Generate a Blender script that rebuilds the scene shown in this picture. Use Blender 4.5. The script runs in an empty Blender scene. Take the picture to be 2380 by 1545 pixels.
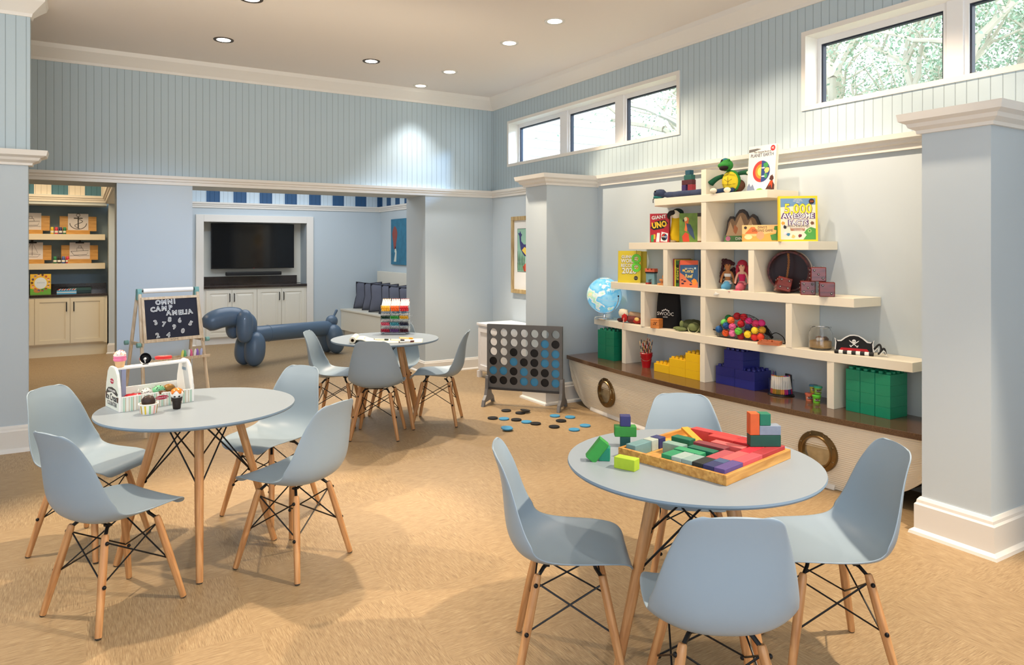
import bpy, bmesh, math, random
from mathutils import Vector, Matrix, noise
sc = bpy.context.scene
C = sc.collection
R = math.radians
PI = math.pi
# ------------------------------------------------------------------ camera
FPX = 1642.0
YAW = math.atan2(990, FPX)
EYE = 1.57
cd = bpy.data.cameras.new('camera'); cam = bpy.data.objects.new('camera', cd); C.objects.link(cam)
cam.location = (0, 0, EYE); cam.rotation_euler = (PI / 2, 0, -YAW)
cd.sensor_width = 36; cd.lens = FPX / 2380 * 36
cd.shift_y = -(772.5 - 574) / 2380
cd.clip_start = .05; cd.clip_end = 200
sc.camera = cam
# ------------------------------------------------------------------ world, exposure
sc.view_settings.view_transform = 'Standard'; sc.view_settings.look = 'None'
sc.view_settings.gamma = 1; sc.view_settings.exposure = -0.05
try: sc.view_settings.use_curve_mapping = False
except Exception: pass
w = bpy.data.worlds.new('sky'); sc.world = w; w.use_nodes = True
bg = w.node_tree.nodes['Background']; bg.inputs[0].default_value = (.86, .94, 1, 1); bg.inputs[1].default_value = 5.0

def spot(x, y, z, tx, ty, tz, power, deg, col, blend=.5, size=.05):
    l = bpy.data.lights.new('spot_lamp', 'SPOT'); l.energy = power; l.spot_size = R(deg); l.spot_blend = blend
    l.shadow_soft_size = size; l.color = col
    o = bpy.data.objects.new('spot_lamp', l); C.objects.link(o); o.location = (x, y, z)
    o.rotation_euler = (Vector((tx, ty, tz)) - Vector((x, y, z))).to_track_quat('-Z', 'Y').to_euler()

def area(x, y, z, tx, ty, tz, sx, sy, power, col):
    l = bpy.data.lights.new('area_lamp', 'AREA'); l.shape = 'RECTANGLE'; l.size = sx; l.size_y = sy; l.energy = power; l.color = col
    o = bpy.data.objects.new('area_lamp', l); C.objects.link(o); o.location = (x, y, z)
    o.rotation_euler = (Vector((tx, ty, tz)) - Vector((x, y, z))).to_track_quat('-Z', 'Y').to_euler()

CEIL = 3.5
# added cool area lamps behind the camera and to the left, unseen fill
area(-1.6, -2.4, 1.9, 1.5, 4, 1.0, 3.4, 2.2, 58, (0.50, 0.72, 1.00))
area(-3.6, 2.6, 1.7, 2, 3.6, 1.2, 3.0, 2.2, 18, (0.50, 0.70, 1.00))
# added upward area lamps standing in for light bounced off the ceiling
area(.2, -1.0, 1.9, .9, 2.6, 3.6, 5.0, 3.0, 95, (1, .97, .94))
area(1.0, 5.4, 2.6, 1.0, 6.4, 3.5, 4.0, .8, 9, (1.00, 0.84, 0.62))
area(-2.0, 2.8, 2.2, -.8, 5.4, 3.7, 2.6, 2.6, 30, (1, .95, .88))
# accent cans on the shelf wall
spot(3.43, 4.98, 3.44, 4.5, 4.08, 1.3, 60, 80, (1.00, 0.78, 0.54), .5)
spot(3.43, 5.736, 3.44, 4.5, 4.836, 1.3, 133, 80, (1.00, 0.81, 0.59), .5)
spot(3.43, 3.55, 3.44, 4.5, 3.5, 1.4, 92, 80, (1.00, 0.80, 0.60), .5)
spot(3.43, 2.65, 3.44, 4.5, 2.6, 1.6, 125, 80, (1.00, 0.79, 0.57), .5)
# cans over the tables
spot(3.40, .8, 3.44, 2.3, 1.7, .3, 620, 66, (1, .82, .62), .35)
spot(-1.0, 4.7, 3.44, .4, 3.7, 0, 350, 60, (1, .82, .62), .35)
spot(2.537, 7.037, 3.44, 2.2, 5.8, 0, 330, 58, (1, .82, .6), .4)
spot(3.43, 7.021, 3.44, 3.15, 6.4, 0, 280, 84, (1, .82, .62), .4)
spot(3.43, 7.806, 3.44, 3.4, 7.0, 0, 150, 100, (1.00, 0.96, 0.93), .9)
spot(1.0, 1.2, 3.44, .9, 2.2, 0, 70, 84, (1, .88, .74), .6)  # added front fill, no can modelled there
spot(1.35, 4.6, 3.44, .5, 3.7, 0, 380, 54, (1, .8, .57), .35)
spot(1.09, 7.02, 3.44, .5, 4.8, 0, 90, 72, (1, .8, .57), .3)
spot(2.5, 3.6, 3.44, 2.0, 2.1, .3, 80, 50, (1, .8, .6), .4)
# cool spots: stand-in for daylight through the far clerestory window, then two added ones
spot(6.5, 6.3, 3.7, 3.3, 8.07, 2.6, 457, 70, (0.36, 0.62, 1.00), .3, .15)
spot(1.35, 9.5, 2.9, 2.3, 12.2, 2.3, 33, 62, (0.36, 0.62, 1.00), .15, .03)  # added nook spot shaping the cool wedge on the screen wall
spot(.5, 2.6, 3.3, .62, 8.07, 1.25, 493, 25, (0.53, 0.71, 1.00), .8, .2)  # added unseen spot that turns the pier cool and bright
# added low blue spot behind the camera, tinting the nearest chair
spot(.7, -1.8, 1.0, 1.7, 1.6, .62, 30, 34, (0.22, 0.50, 1.00), .6, .3)
# rooms behind
area(2.6, 10.4, 2.75, 2.6, 10.6, 0, 2.4, 2.4, 56, (0.92, 0.96, 1.00))
area(-.6, 10.4, 2.75, -.6, 10.8, 0, 1.6, 2.2, 39, (1.00, 0.74, 0.44))
spot(-.4, 10.9, 2.7, -.4, 12.0, .5, 24, 100, (1.00, 0.74, 0.44), .5)

# ------------------------------------------------------------------ materials
_m = {}
def mat(name, col, rough=.5, metal=0, spec=.5, coat=0, bump=None, emit=None, trans=0, alpha=1, ior=1.45, var=0, vscale=8):
    if name in _m: return _m[name]
    m = bpy.data.materials.new(name); m.use_nodes = True; nt = m.node_tree; b = nt.nodes['Principled BSDF']
    col = tuple(col) + (1,) if len(col) == 3 else col
    b.inputs['Base Color'].default_value = col; b.inputs['Roughness'].default_value = rough
    b.inputs['Metallic'].default_value = metal; b.inputs['Specular IOR Level'].default_value = spec
    b.inputs['Coat Weight'].default_value = coat; b.inputs['Transmission Weight'].default_value = trans
    b.inputs['Alpha'].default_value = alpha; b.inputs['IOR'].default_value = ior
    if emit: b.inputs['Emission Color'].default_value = (*emit[0], 1); b.inputs['Emission Strength'].default_value = emit[1]
    tc = nt.nodes.new('ShaderNodeTexCoord'); n = nt.nodes.new('ShaderNodeTexNoise'); n.inputs['Scale'].default_value = vscale
    nt.links.new(tc.outputs['Object'], n.inputs['Vector']); n.inputs['Detail'].default_value = 4
    if var:
        mx = nt.nodes.new('ShaderNodeMixRGB'); mx.inputs[1].default_value = col
        mx.inputs[2].default_value = (col[0] * (1 - var), col[1] * (1 - var), col[2] * (1 - var), 1)
        nt.links.new(n.outputs['Fac'], mx.inputs[0]); nt.links.new(mx.outputs[0], b.inputs['Base Color'])
    if bump:
        n2 = nt.nodes.new('ShaderNodeTexNoise'); n2.inputs['Scale'].default_value = bump[0]; n2.inputs['Detail'].default_value = 3
        nt.links.new(tc.outputs['Object'], n2.inputs['Vector'])
        bp = nt.nodes.new('ShaderNodeBump'); bp.inputs['Strength'].default_value = bump[1]; bp.inputs['Distance'].default_value = .002
        nt.links.new(n2.outputs['Fac'], bp.inputs['Height']); nt.links.new(bp.outputs[0], b.inputs['Normal'])
    _m[name] = m
    return m
def lin(r, g, b):
    f = lambda c: (c / 255 / 12.92) if c / 255 <= .04045 else ((c / 255 + .055) / 1.055) ** 2.4
    return (f(r), f(g), f(b))
def P(r, g, b, rough=.5, **k): return mat('paint_%d_%d_%d_%d' % (r, g, b, rough * 100), lin(r, g, b), rough, **k)

WALLC = lin(198, 210, 217)
wall_m = mat('wall_paint', WALLC, .7, bump=(300, .05))
white_m = mat('white_trim_paint', lin(236, 233, 226), .4)
ceil_m = mat('ceiling_paint', lin(236, 230, 224), .8)

def bead(name, col, axis, step=.066, stripes=None):
    m = bpy.data.materials.new(name); m.use_nodes = True; nt = m.node_tree; b = nt.nodes['Principled BSDF']; L = nt.links
    tc = nt.nodes.new('ShaderNodeTexCoord'); sp = nt.nodes.new('ShaderNodeSeparateXYZ'); L.new(tc.outputs['Object'], sp.inputs[0])
    def M(op, a, bb=None):
        n = nt.nodes.new('ShaderNodeMath'); n.operation = op
        for i, v in enumerate((a, bb)):
            if v is None: continue
            if isinstance(v, (int, float)): n.inputs[i].default_value = v
            else: L.new(v, n.inputs[i])
        return n.outputs[0]
    d = M('DIVIDE', sp.outputs[axis], step); fr = M('FRACT', d); dist = M('MULTIPLY', M('ABSOLUTE', M('SUBTRACT', fr, .5)), step)
    g = M('SUBTRACT', .0035, M('SUBTRACT', step / 2, dist)); gv = nt.nodes.new('ShaderNodeClamp'); L.new(M('DIVIDE', g, .0035), gv.inputs[0])
    mx = nt.nodes.new('ShaderNodeMixRGB'); mx.inputs[1].default_value = (*col, 1); mx.inputs[2].default_value = (*[c * .5 for c in col], 1)
    L.new(M('MULTIPLY', gv.outputs[0], .75), mx.inputs[0])  # groove shade mixed into the colour, on top of the bump
    if stripes:
        st, off, c2, c1 = stripes
        s = M('FLOOR', M('DIVIDE', M('SUBTRACT', sp.outputs[axis], off), st)); k = M('GREATER_THAN', M('ABSOLUTE', M('MODULO', s, 2)), .5)
        m2 = nt.nodes.new('ShaderNodeMixRGB'); L.new(k, m2.inputs[0]); m2.inputs[1].default_value = (*c1, 1); m2.inputs[2].default_value = (*c2, 1)
        L.new(m2.outputs[0], mx.inputs[1]); m3 = nt.nodes.new('ShaderNodeMixRGB'); m3.blend_type = 'MULTIPLY'; m3.inputs[0].default_value = 1
        L.new(m2.outputs[0], m3.inputs[1]); m3.inputs[2].default_value = (.5, .5, .5, 1); L.new(m3.outputs[0], mx.inputs[2])
    L.new(mx.outputs[0], b.inputs['Base Color']); b.inputs['Roughness'].default_value = .55
    bp = nt.nodes.new('ShaderNodeBump'); bp.inputs['Strength'].default_value = .6; bp.inputs['Distance'].default_value = .004; bp.invert = True
    L.new(gv.outputs[0], bp.inputs['Height']); L.new(bp.outputs[0], b.inputs['Normal'])
    return m
BEADC = lin(184, 202, 211)
bead_x = bead('beadboard_back', BEADC, 0); bead_y = bead('beadboard_side', BEADC, 1)
stripe_x = bead('beadboard_blue_stripes', BEADC, 0, .068, (.2045, 1.442, lin(40, 86, 130), lin(206, 224, 236)))
stripe_y = bead('beadboard_blue_stripes_side', BEADC, 1, .066, (.2045, 12.3, lin(40, 86, 130), lin(206, 224, 236)))
stripe_g = bead('beadboard_green_stripes', BEADC, 0, .068, (.2045, -.628, lin(70, 124, 150), lin(232, 228, 218)))

def floor_mat():
    m = bpy.data.materials.new('woven_vinyl_floor'); m.use_nodes = True; nt = m.node_tree; b = nt.nodes['Principled BSDF']; L = nt.links
    tc = nt.nodes.new('ShaderNodeTexCoord'); mp = nt.nodes.new('ShaderNodeMapping'); L.new(tc.outputs['Object'], mp.inputs[0]); mp.inputs['Rotation'].default_value = (0, 0, R(0))
    ch = nt.nodes.new('ShaderNodeTexChecker'); ch.inputs['Scale'].default_value = 1 / .6; L.new(mp.outputs[0], ch.inputs[0])
    def threads(sx, sy):
        q = nt.nodes.new('ShaderNodeMapping'); q.inputs['Scale'].default_value = (sx, sy, 1); L.new(mp.outputs[0], q.inputs[0])
        n = nt.nodes.new('ShaderNodeTexNoise'); n.inputs['Scale'].default_value = 1; n.inputs['Detail'].default_value = 3; n.inputs['Roughness'].default_value = .7
        L.new(q.outputs[0], n.inputs['Vector']); return n.outputs['Fac']
    a = threads(18, 520); c = threads(520, 18)
    mx = nt.nodes.new('ShaderNodeMixRGB'); L.new(ch.outputs['Fac'], mx.inputs[0]); L.new(a, mx.inputs[1]); L.new(c, mx.inputs[2])
    a2 = threads(10, 260); c2 = threads(260, 10)
    mx2 = nt.nodes.new('ShaderNodeMixRGB'); L.new(ch.outputs['Fac'], mx2.inputs[0]); L.new(a2, mx2.inputs[1]); L.new(c2, mx2.inputs[2])
    ad = nt.nodes.new('ShaderNodeMixRGB'); ad.inputs[0].default_value = .4; L.new(mx.outputs[0], ad.inputs[1]); L.new(mx2.outputs[0], ad.inputs[2])
    cr = nt.nodes.new('ShaderNodeValToRGB'); e = cr.color_ramp.elements
    e[0].position = .30; e[0].color = (*lin(92, 78, 56), 1); e[1].position = .68; e[1].color = (*lin(196, 176, 138), 1)
    k = e.new(.48); k.color = (*lin(160, 133, 98), 1)
    L.new(ad.outputs[0], cr.inputs[0]); L.new(cr.outputs[0], b.inputs['Base Color']); b.inputs['Roughness'].default_value = .45; b.inputs['Specular IOR Level'].default_value = .35
    bp = nt.nodes.new('ShaderNodeBump'); bp.inputs['Strength'].default_value = .35; bp.inputs['Distance'].default_value = .0015
    L.new(ad.outputs[0], bp.inputs['Height']); L.new(bp.outputs[0], b.inputs['Normal'])
    return m
def wood(name, c1, c2, axis=2, scale=10, rough=.45):
    if name in _m: return _m[name]
    m = bpy.data.materials.new(name); m.use_nodes = True; nt = m.node_tree; b = nt.nodes['Principled BSDF']; L = nt.links
    tc = nt.nodes.new('ShaderNodeTexCoord'); q = nt.nodes.new('ShaderNodeMapping'); L.new(tc.outputs['Object'], q.inputs[0])
    s = [scale * 6] * 3; s[axis] = scale * .5; q.inputs['Scale'].default_value = s
    n = nt.nodes.new('ShaderNodeTexNoise'); n.inputs['Scale'].default_value = 1; n.inputs['Detail'].default_value = 5; n.inputs['Distortion'].default_value = .4; L.new(q.outputs[0], n.inputs['Vector'])
    cr = nt.nodes.new('ShaderNodeValToRGB'); e = cr.color_ramp.elements; e[0].position = .35; e[0].color = (*c1, 1); e[1].position = .65; e[1].color = (*c2, 1)
    L.new(n.outputs['Fac'], cr.inputs[0]); L.new(cr.outputs[0], b.inputs['Base Color']); b.inputs['Roughness'].default_value = rough
    _m[name] = m
    return m
beech = wood('beech_wood', lin(176, 122, 74), lin(214, 162, 108))
traywood = wood('tray_wood', lin(176, 122, 52), lin(216, 164, 88), 0)
palewood = wood('pale_wood', lin(196, 172, 140), lin(222, 204, 176))
toywood = wood('toy_wood', lin(190, 120, 66), lin(222, 158, 98), 1)
bamboo = wood('bamboo_wood', lin(196, 142, 66), lin(222, 172, 96), 0)
goldwood = wood('gilded_wood', lin(160, 132, 84), lin(206, 182, 132))
def granite(name, c1, c2):
    m = bpy.data.materials.new(name); m.use_nodes = True; nt = m.node_tree; b = nt.nodes['Principled BSDF']; L = nt.links
    tc = nt.nodes.new('ShaderNodeTexCoord'); n = nt.nodes.new('ShaderNodeTexNoise'); n.inputs['Scale'].default_value = 330; n.inputs['Detail'].default_value = 2; L.new(tc.outputs['Object'], n.inputs['Vector'])
    cr = nt.nodes.new('ShaderNodeValToRGB'); e = cr.color_ramp.elements; e[0].position = .4; e[0].color = (*c1, 1); e[1].position = .62; e[1].color = (*c2, 1)
    L.new(n.outputs['Fac'], cr.inputs[0]); L.new(cr.outputs[0], b.inputs['Base Color']); b.inputs['Roughness'].default_value = .12; b.inputs['Specular IOR Level'].default_value = .7
    return m
brown_stone = granite('brown_quartz', lin(70, 50, 36), lin(112, 84, 60)); dark_stone = granite('dark_granite', lin(30, 24, 22), lin(64, 50, 44))
shell_m = mat('grey_plastic', lin(148, 166, 180), .42, bump=(700, .06))
top_m = mat('grey_table_top', lin(142, 154, 165), .38); topedge_m = mat('grey_table_edge', lin(126, 148, 168), .45)
black_m = mat('black_steel', lin(18, 18, 20), .4, metal=.3); chrome = mat('chrome', (.8, .8, .82), .12, metal=1)
brass = mat('aged_brass', lin(140, 116, 80), .3, metal=1, var=.5, vscale=30); glass = mat('clear_glass', (1, 1, 1), .02, trans=1, ior=1.4)
pane_m = bpy.data.materials.new('window_pane_glass'); pane_m.use_nodes = True; nt = pane_m.node_tree; nt.nodes.clear()
_o = nt.nodes.new('ShaderNodeOutputMaterial'); _x = nt.nodes.new('ShaderNodeMixShader'); _t = nt.nodes.new('ShaderNodeBsdfTransparent'); _g = nt.nodes.new('ShaderNodeBsdfGlossy'); _g.inputs['Roughness'].default_value = .02
_x.inputs[0].default_value = .04; nt.links.new(_t.outputs[0], _x.inputs[1]); nt.links.new(_g.outputs[0], _x.inputs[2]); nt.links.new(_x.outputs[0], _o.inputs[0])
blackp = P(16, 16, 18, .5); whitep = P(240, 240, 236, .5)

# ------------------------------------------------------------------ mesh helpers
class MB:
    def __init__(s, M=None): s.bm = bmesh.new(); s.mi = 0; s.M = M or Matrix()
    def _fin(s, vs, fs, M=None):
        T = s.M @ (M or Matrix())
        for v in vs: v.co = T @ v.co
        for f in fs: f.material_index = s.mi
    def box(s, x0, x1, y0, y1, z0, z1, M=None):
        vs = [s.bm.verts.new((x, y, z)) for z in (z0, z1) for y in (y0, y1) for x in (x0, x1)]
        fs = [s.bm.faces.new([vs[i] for i in q]) for q in ((0, 2, 3, 1), (4, 5, 7, 6), (0, 1, 5, 4), (2, 6, 7, 3), (0, 4, 6, 2), (1, 3, 7, 5))]
        s._fin(vs, fs, M); return s
    def prism(s, poly, a, b, plane='xz', M=None):
        # poly in plane coords, extruded a..b along the remaining axis
        def mk(p, t): return {'xz': (p[0], t, p[1]), 'xy': (p[0], p[1], t), 'yz': (t, p[0], p[1])}[plane]
        A = [s.bm.verts.new(mk(p, a)) for p in poly]; B = [s.bm.verts.new(mk(p, b)) for p in poly]; n = len(poly)
        fs = [s.bm.faces.new(A), s.bm.faces.new(B[::-1])] + [s.bm.faces.new((A[i], B[i], B[(i + 1) % n], A[(i + 1) % n])) for i in range(n)]
        s._fin(A + B, fs, M); return s
    def lathe(s, prof, seg=24, M=None, cap=True):
        rings = []; vs = []; fs = []
        for r, z in prof:
            ring = [s.bm.verts.new((max(r, 1e-5) * math.cos(2 * PI * i / seg), max(r, 1e-5) * math.sin(2 * PI * i / seg), z)) for i in range(seg)]
            rings.append(ring); vs += ring
        for a, b in zip(rings, rings[1:]):
            for i in range(seg): fs.append(s.bm.faces.new((a[i], a[(i + 1) % seg], b[(i + 1) % seg], b[i])))
        if cap: fs += [s.bm.faces.new(rings[0][::-1]), s.bm.faces.new(rings[-1])]
        s._fin(vs, fs, M); return s
    def cyl(s, p0, p1, r0, r1=None, seg=12, M=None):
        p0 = Vector(p0); p1 = Vector(p1); d = p1 - p0; r1 = r0 if r1 is None else r1
        T = Matrix.Translation(p0) @ d.to_track_quat('Z', 'Y').to_matrix().to_4x4()
        return s.lathe([(r0, 0), (r1, d.length)], seg, (M or Matrix()) @ T)
    def tube(s, pts, r, seg=8, M=None, closed=False, radii=None):
        pts = [Vector(p) for p in pts]; n = len(pts); rings = []; vs = []; fs = []; up = None
        for i, p in enumerate(pts):
            a = pts[i - 1] if (i > 0 or closed) else p; b = pts[(i + 1) % n] if (i < n - 1 or closed) else p
            t = (b - a).normalized()
            if up is None: up = t.orthogonal().normalized()
            up = (up - t * up.dot(t)).normalized(); sd = t.cross(up); rr = radii[i] if radii else r
            ring = [s.bm.verts.new(p + (up * math.cos(2 * PI * k / seg) + sd * math.sin(2 * PI * k / seg)) * rr) for k in range(seg)]
            rings.append(ring); vs += ring
        pr = list(zip(rings, rings[1:])) + ([(rings[-1], rings[0])] if closed else [])
        for a, b in pr:
            for i in range(seg): fs.append(s.bm.faces.new((a[i], a[(i + 1) % seg], b[(i + 1) % seg], b[i])))
        if not closed: fs += [s.bm.faces.new(rings[0][::-1]), s.bm.faces.new(rings[-1])]
        s._fin(vs, fs, M); return s
    def ball(s, c, r, sc_=(1, 1, 1), seg=16, M=None, jit=0, rot=None):
        T = Matrix.Translation(c) @ (rot or Matrix()) @ Matrix.Diagonal((*sc_, 1))
        g = bmesh.ops.create_uvsphere(s.bm, u_segments=seg, v_segments=max(6, seg // 2), radius=r); vs = g['verts']
        if jit:
            for v in vs: v.co *= 1 + jit * noise.noise(v.co * (3 / r))
        fs = list({f for v in vs for f in v.link_faces}); s._fin(vs, fs, (M or Matrix()) @ T); return s
    def quad(s, pts, M=None):
        vs = [s.bm.verts.new(p) for p in pts]; f = s.bm.faces.new(vs); s._fin(vs, [f], M); return s
    def grid(s, rows, M=None, closed=False):
        V = [[s.bm.verts.new(p) for p in r] for r in rows]; fs = []
        for a, b in zip(V, V[1:]):
            n = len(a)
            for i in range(n if closed else n - 1): fs.append(s.bm.faces.new((a[i], a[(i + 1) % n], b[(i + 1) % n], b[i])))
        s._fin([v for r in V for v in r], fs, M); return s

def obj(name, mb, mats, parent=None, smooth=False, bevel=0, label=None, sub=0, solid=0, seg=2, kind=None):
    me = bpy.data.meshes.new(name); bmesh.ops.recalc_face_normals(mb.bm, faces=mb.bm.faces) if not solid else None
    mb.bm.to_mesh(me); mb.bm.free()
    for m in (mats if isinstance(mats, (list, tuple)) else [mats]): me.materials.append(m)
    o = bpy.data.objects.new(name, me); C.objects.link(o)
    if smooth:
        for p in me.polygons: p.use_smooth = True
        if not (solid or sub) and smooth != 'all':
            try: me.set_sharp_from_angle(angle=R(40))
            except Exception: pass
    if solid: q = o.modifiers.new('solid', 'SOLIDIFY'); q.thickness = solid; q.offset = 0
    if sub: q = o.modifiers.new('sub', 'SUBSURF'); q.levels = sub; q.render_levels = sub
    if bevel: q = o.modifiers.new('bevel', 'BEVEL'); q.width = bevel; q.segments = seg; q.limit_method = 'ANGLE'; q.angle_limit = R(40)
    if parent: o.parent = parent
    if label: o['label'] = label
    if kind: o['kind'] = kind
    return o
def thing(name, label, cat, loc=(0, 0, 0), rz=0, group=None, rx=0, ry=0):
    o = bpy.data.objects.new(name, None); C.objects.link(o); o.location = loc; o.rotation_euler = (R(rx), R(ry), R(rz)); o.empty_display_size = .05
    o['label'] = label; o['category'] = cat
    if group: o['group'] = group
    return o
def tag(o, label, cat, group=None, kind=None):
    o['label'] = label; o['category'] = cat
    if group: o['group'] = group
    if kind: o['kind'] = kind
    return o
def struct(name, mb, mats, parent=None, **k):
    o = obj(name, mb, mats, parent, **k)
    if not parent: o['kind'] = 'structure'
    return o
def dup(root, loc=None, rot=None, label=None, group=None):
    r = root.copy(); C.objects.link(r)
    if loc is not None: r.location = loc
    if rot is not None: r.rotation_euler = rot
    if label: r['label'] = label
    if group: r['group'] = group
    for ch in list(root.children):
        c = ch.copy(); C.objects.link(c); c.parent = r
        for g in list(ch.children):
            d = g.copy(); C.objects.link(d); d.parent = c
    return r
def text(name, s, size, x, y, z, m, parent, rx=90, rz=0, ry=0, align='CENTER', bold=.0, ext=.0004, sx=1, sz=1, shear=0, rot=None):
    c = bpy.data.curves.new(name, 'FONT'); c.body = s; c.size = size; c.align_x = align; c.align_y = 'CENTER'; c.extrude = ext; c.offset = bold * size; c.resolution_u = 2; c.shear = shear; c.space_character = 1 + bold * 1.2
    t = bpy.data.objects.new(name, c); C.objects.link(t)
    bpy.context.view_layer.update(); me = bpy.data.meshes.new_from_object(t.evaluated_get(bpy.context.evaluated_depsgraph_get())); bpy.data.objects.remove(t); bpy.data.curves.remove(c)
    me.name = name; me.materials.clear(); me.materials.append(m)
    T = Matrix.Translation((x, y, z)) @ (rot if rot is not None else Matrix.Rotation(R(rz), 4, 'Z') @ Matrix.Rotation(R(rx), 4, 'X') @ Matrix.Rotation(R(ry), 4, 'Z')) @ Matrix.Diagonal((sx, sz, 1, 1))
    me.transform(T); o = bpy.data.objects.new(name, me); C.objects.link(o)
    if parent: o.parent = parent
    return o
def disc_poly(cx, cz, r, n=20, sx=1, sz=1, a0=0, a1=360): return [(cx + r * sx * math.cos(R(a0 + (a1 - a0) * i / n)), cz + r * sz * math.sin(R(a0 + (a1 - a0) * i / n))) for i in range(n if a1 - a0 >= 360 else n + 1)]
def ray(u, v=574.0):
    r = (u - 1190) / FPX; s, c = math.sin(YAW), math.cos(YAW); return (s + r * c, c - r * s, (574.0 - v) / FPX)
def onz(u, v, z):
    d = ray(u, v); t = (z - EYE) / d[2]; return (d[0] * t, d[1] * t, z)
def onx(u, v, x):
    d = ray(u, v); t = x / d[0]; return (x, d[1] * t, EYE + d[2] * t)

# ================================================================== SETTING
WX = 4.57; BY = 8.07
struct('floor', MB().box(-4.2, 4.8, -3.2, 13, -.05, 0), floor_mat())
# ceiling over the main room, lower ceilings behind
struct('ceiling', MB().box(-4.2, 4.8, -3.2, BY + .02, CEIL, CEIL + .1), ceil_m)
struct('ceiling_nook', MB().box(-4.2, 4.8, BY + .05, 13, 3.0, 3.1), ceil_m)
HZ = 2.21; TZ = 2.30
# back wall: header above openings (beadboard) + pier + right segment
b = MB(); b.box(-4.2, WX, BY, BY + .6, TZ, CEIL); struct('wall_back', b, bead_x)
b = MB(); b.box(-4.2, WX, BY, BY + .6, HZ, TZ); struct('wall_back_header', b, wall_m)
struct('wall_back_pier', MB().box(.262, .955, BY, BY + .6, 0, HZ), wall_m)
struct('wall_alcove_return', MB().box(.285, .955, 12.0, 12.6, 0, HZ), wall_m)
struct('wall_back_corner', MB().box(3.608, WX, BY, BY + .6, 0, HZ), wall_m)
b = MB(); b.box(.955, 3.608, 12.6, 12.9, 0, 3.0); b.box(.955, 1.606, 12.2, 12.6, 0, 2.24); b.box(3.236, WX, 12.2, 12.9, 0, 2.24); b.box(1.606, 3.236, 12.2, 12.6, 1.985, 2.24)
struct('wall_nook', b, wall_m)
struct('wall_nook_frieze', MB().box(.955, WX, 12.2, 12.6, 2.24, 3.0), stripe_x)
struct('wall_nook_right', MB().box(WX, WX + .2, BY + .6, 12.9, 0, 2.24), wall_m)
struct('wall_nook_right_frieze', MB().box(WX, WX + .2, BY + .6, 12.9, 2.24, 3.0), stripe_y)
struct('wall_alcove', MB().box(-4.2, .30, 12.6, 12.9, 0, 3.0), P(150, 172, 186, .6))
struct('wall_alcove_frieze', MB().box(-4.2, .262, 12.0, 12.55, 2.32, 3.0), stripe_g)
struct('wall_alcove_header', MB().box(-4.2, .262, 12.0, 12.55, 2.18, 2.32), wall_m)
struct('wall_pier_frieze', MB().box(.262, .955, BY + .6, 12.05, HZ, 3.0), mat('frieze_white', lin(226, 222, 206), .5))
# right wall with two clerestory windows
W1 = (4.655, 7.681, 2.58, 3.157); W2 = (.2, 3.392, 2.58, 3.165)
def rwall(b, z0, z1):
    b.box(WX, WX + .25, -3.2, W2[0], z0, z1); b.box(WX, WX + .25, W2[1], W1[0], z0, z1); b.box(WX, WX + .25, W1[1], BY + .6, z0, z1)
b = MB(); rwall(b, TZ, CEIL)
for W in (W1, W2): b.box(WX, WX + .25, W[0], W[1], TZ, W[2]); b.box(WX, WX + .25, W[0], W[1], W[3], CEIL)
struct('wall_right', b, bead_y)
struct('wall_right_lower', MB().box(WX, WX + .25, -3.2, BY + .6, 0, TZ), wall_m)
struct('wall_left', MB().box(-4.4, -4.2, -3.2, 13, 0, CEIL), wall_m)
struct('wall_rear', MB().box(-4.4, 4.8, -3.4, -3.2, 0, CEIL), wall_m)
# foreground wall at the left edge of the view, with its cap
struct('wall_left_front', MB().box(-4.2, -.385, 6.62, 6.72, 0, TZ - .03), wall_m)
struct('wall_left_front_upper', MB().box(-4.2, -.372, 6.62, 6.72, TZ - .03, CEIL), bead_x)
capprof = [(0, 0), (.02, 0), (.022, .018), (.05, .035), (.058, .055), (.085, .07), (.092, .11), (0, .11)]
def cap_run(b, p0, p1, out, z, prof=capprof, m0=0, m1=0):
    # moulding profile swept from p0 to p1; out = outward normal; mitre offsets m0,m1 (multiples of the profile depth)
    p0 = Vector((*p0, 0)); p1 = Vector((*p1, 0)); d = (p1 - p0).normalized(); o = Vector((*out, 0))
    A = [b.bm.verts.new(p0 - d * q[0] * m0 + o * q[0] + Vector((0, 0, z + q[1]))) for q in prof]
    B = [b.bm.verts.new(p1 + d * q[0] * m1 + o * q[0] + Vector((0, 0, z + q[1]))) for q in prof]; n = len(prof)
    b.bm.faces.new(A); b.bm.faces.new(B[::-1])
    for i in range(n): b.bm.faces.new((A[i], B[i], B[(i + 1) % n], A[(i + 1) % n]))
b = MB(); big = [(x * 1.45, z) for x, z in capprof]
cap_run(b, (-4.2, 6.62), (-.385, 6.62), (0, -1), 2.2, big, 0, 1); cap_run(b, (-.385, 6.62), (-.385, 6.72), (1, 0), 2.2, big, 1, 0); struct('trim_1', b, white_m)
railprof = [(0, 0), (.018, 0), (.02, .03), (.034, .036), (.034, .05), (.04, .058), (.052, .062), (.055, .09), (0, .09)]
b = MB(); cap_run(b, (-4.2, BY), (WX, BY), (0, -1), HZ, railprof); struct('trim_2', b, white_m)
b = MB(); cap_run(b, (WX, BY), (WX, 6.2), (-1, 0), HZ, railprof); struct('trim_3', b, white_m)
b = MB(); cap_run(b, (WX, 5.86), (WX, 2.1), (-1, 0), HZ - .01, [(x * 1.6, z * 1.15) for x, z in railprof]); cap_run(b, (WX, 1.8), (WX, -3.2), (-1, 0), HZ, railprof); struct('trim_4', b, white_m)
crown = [(0, 0), (.012, 0), (.018, .025), (.06, .07), (.1, .11), (.112, .15), (0, .15)]
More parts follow.
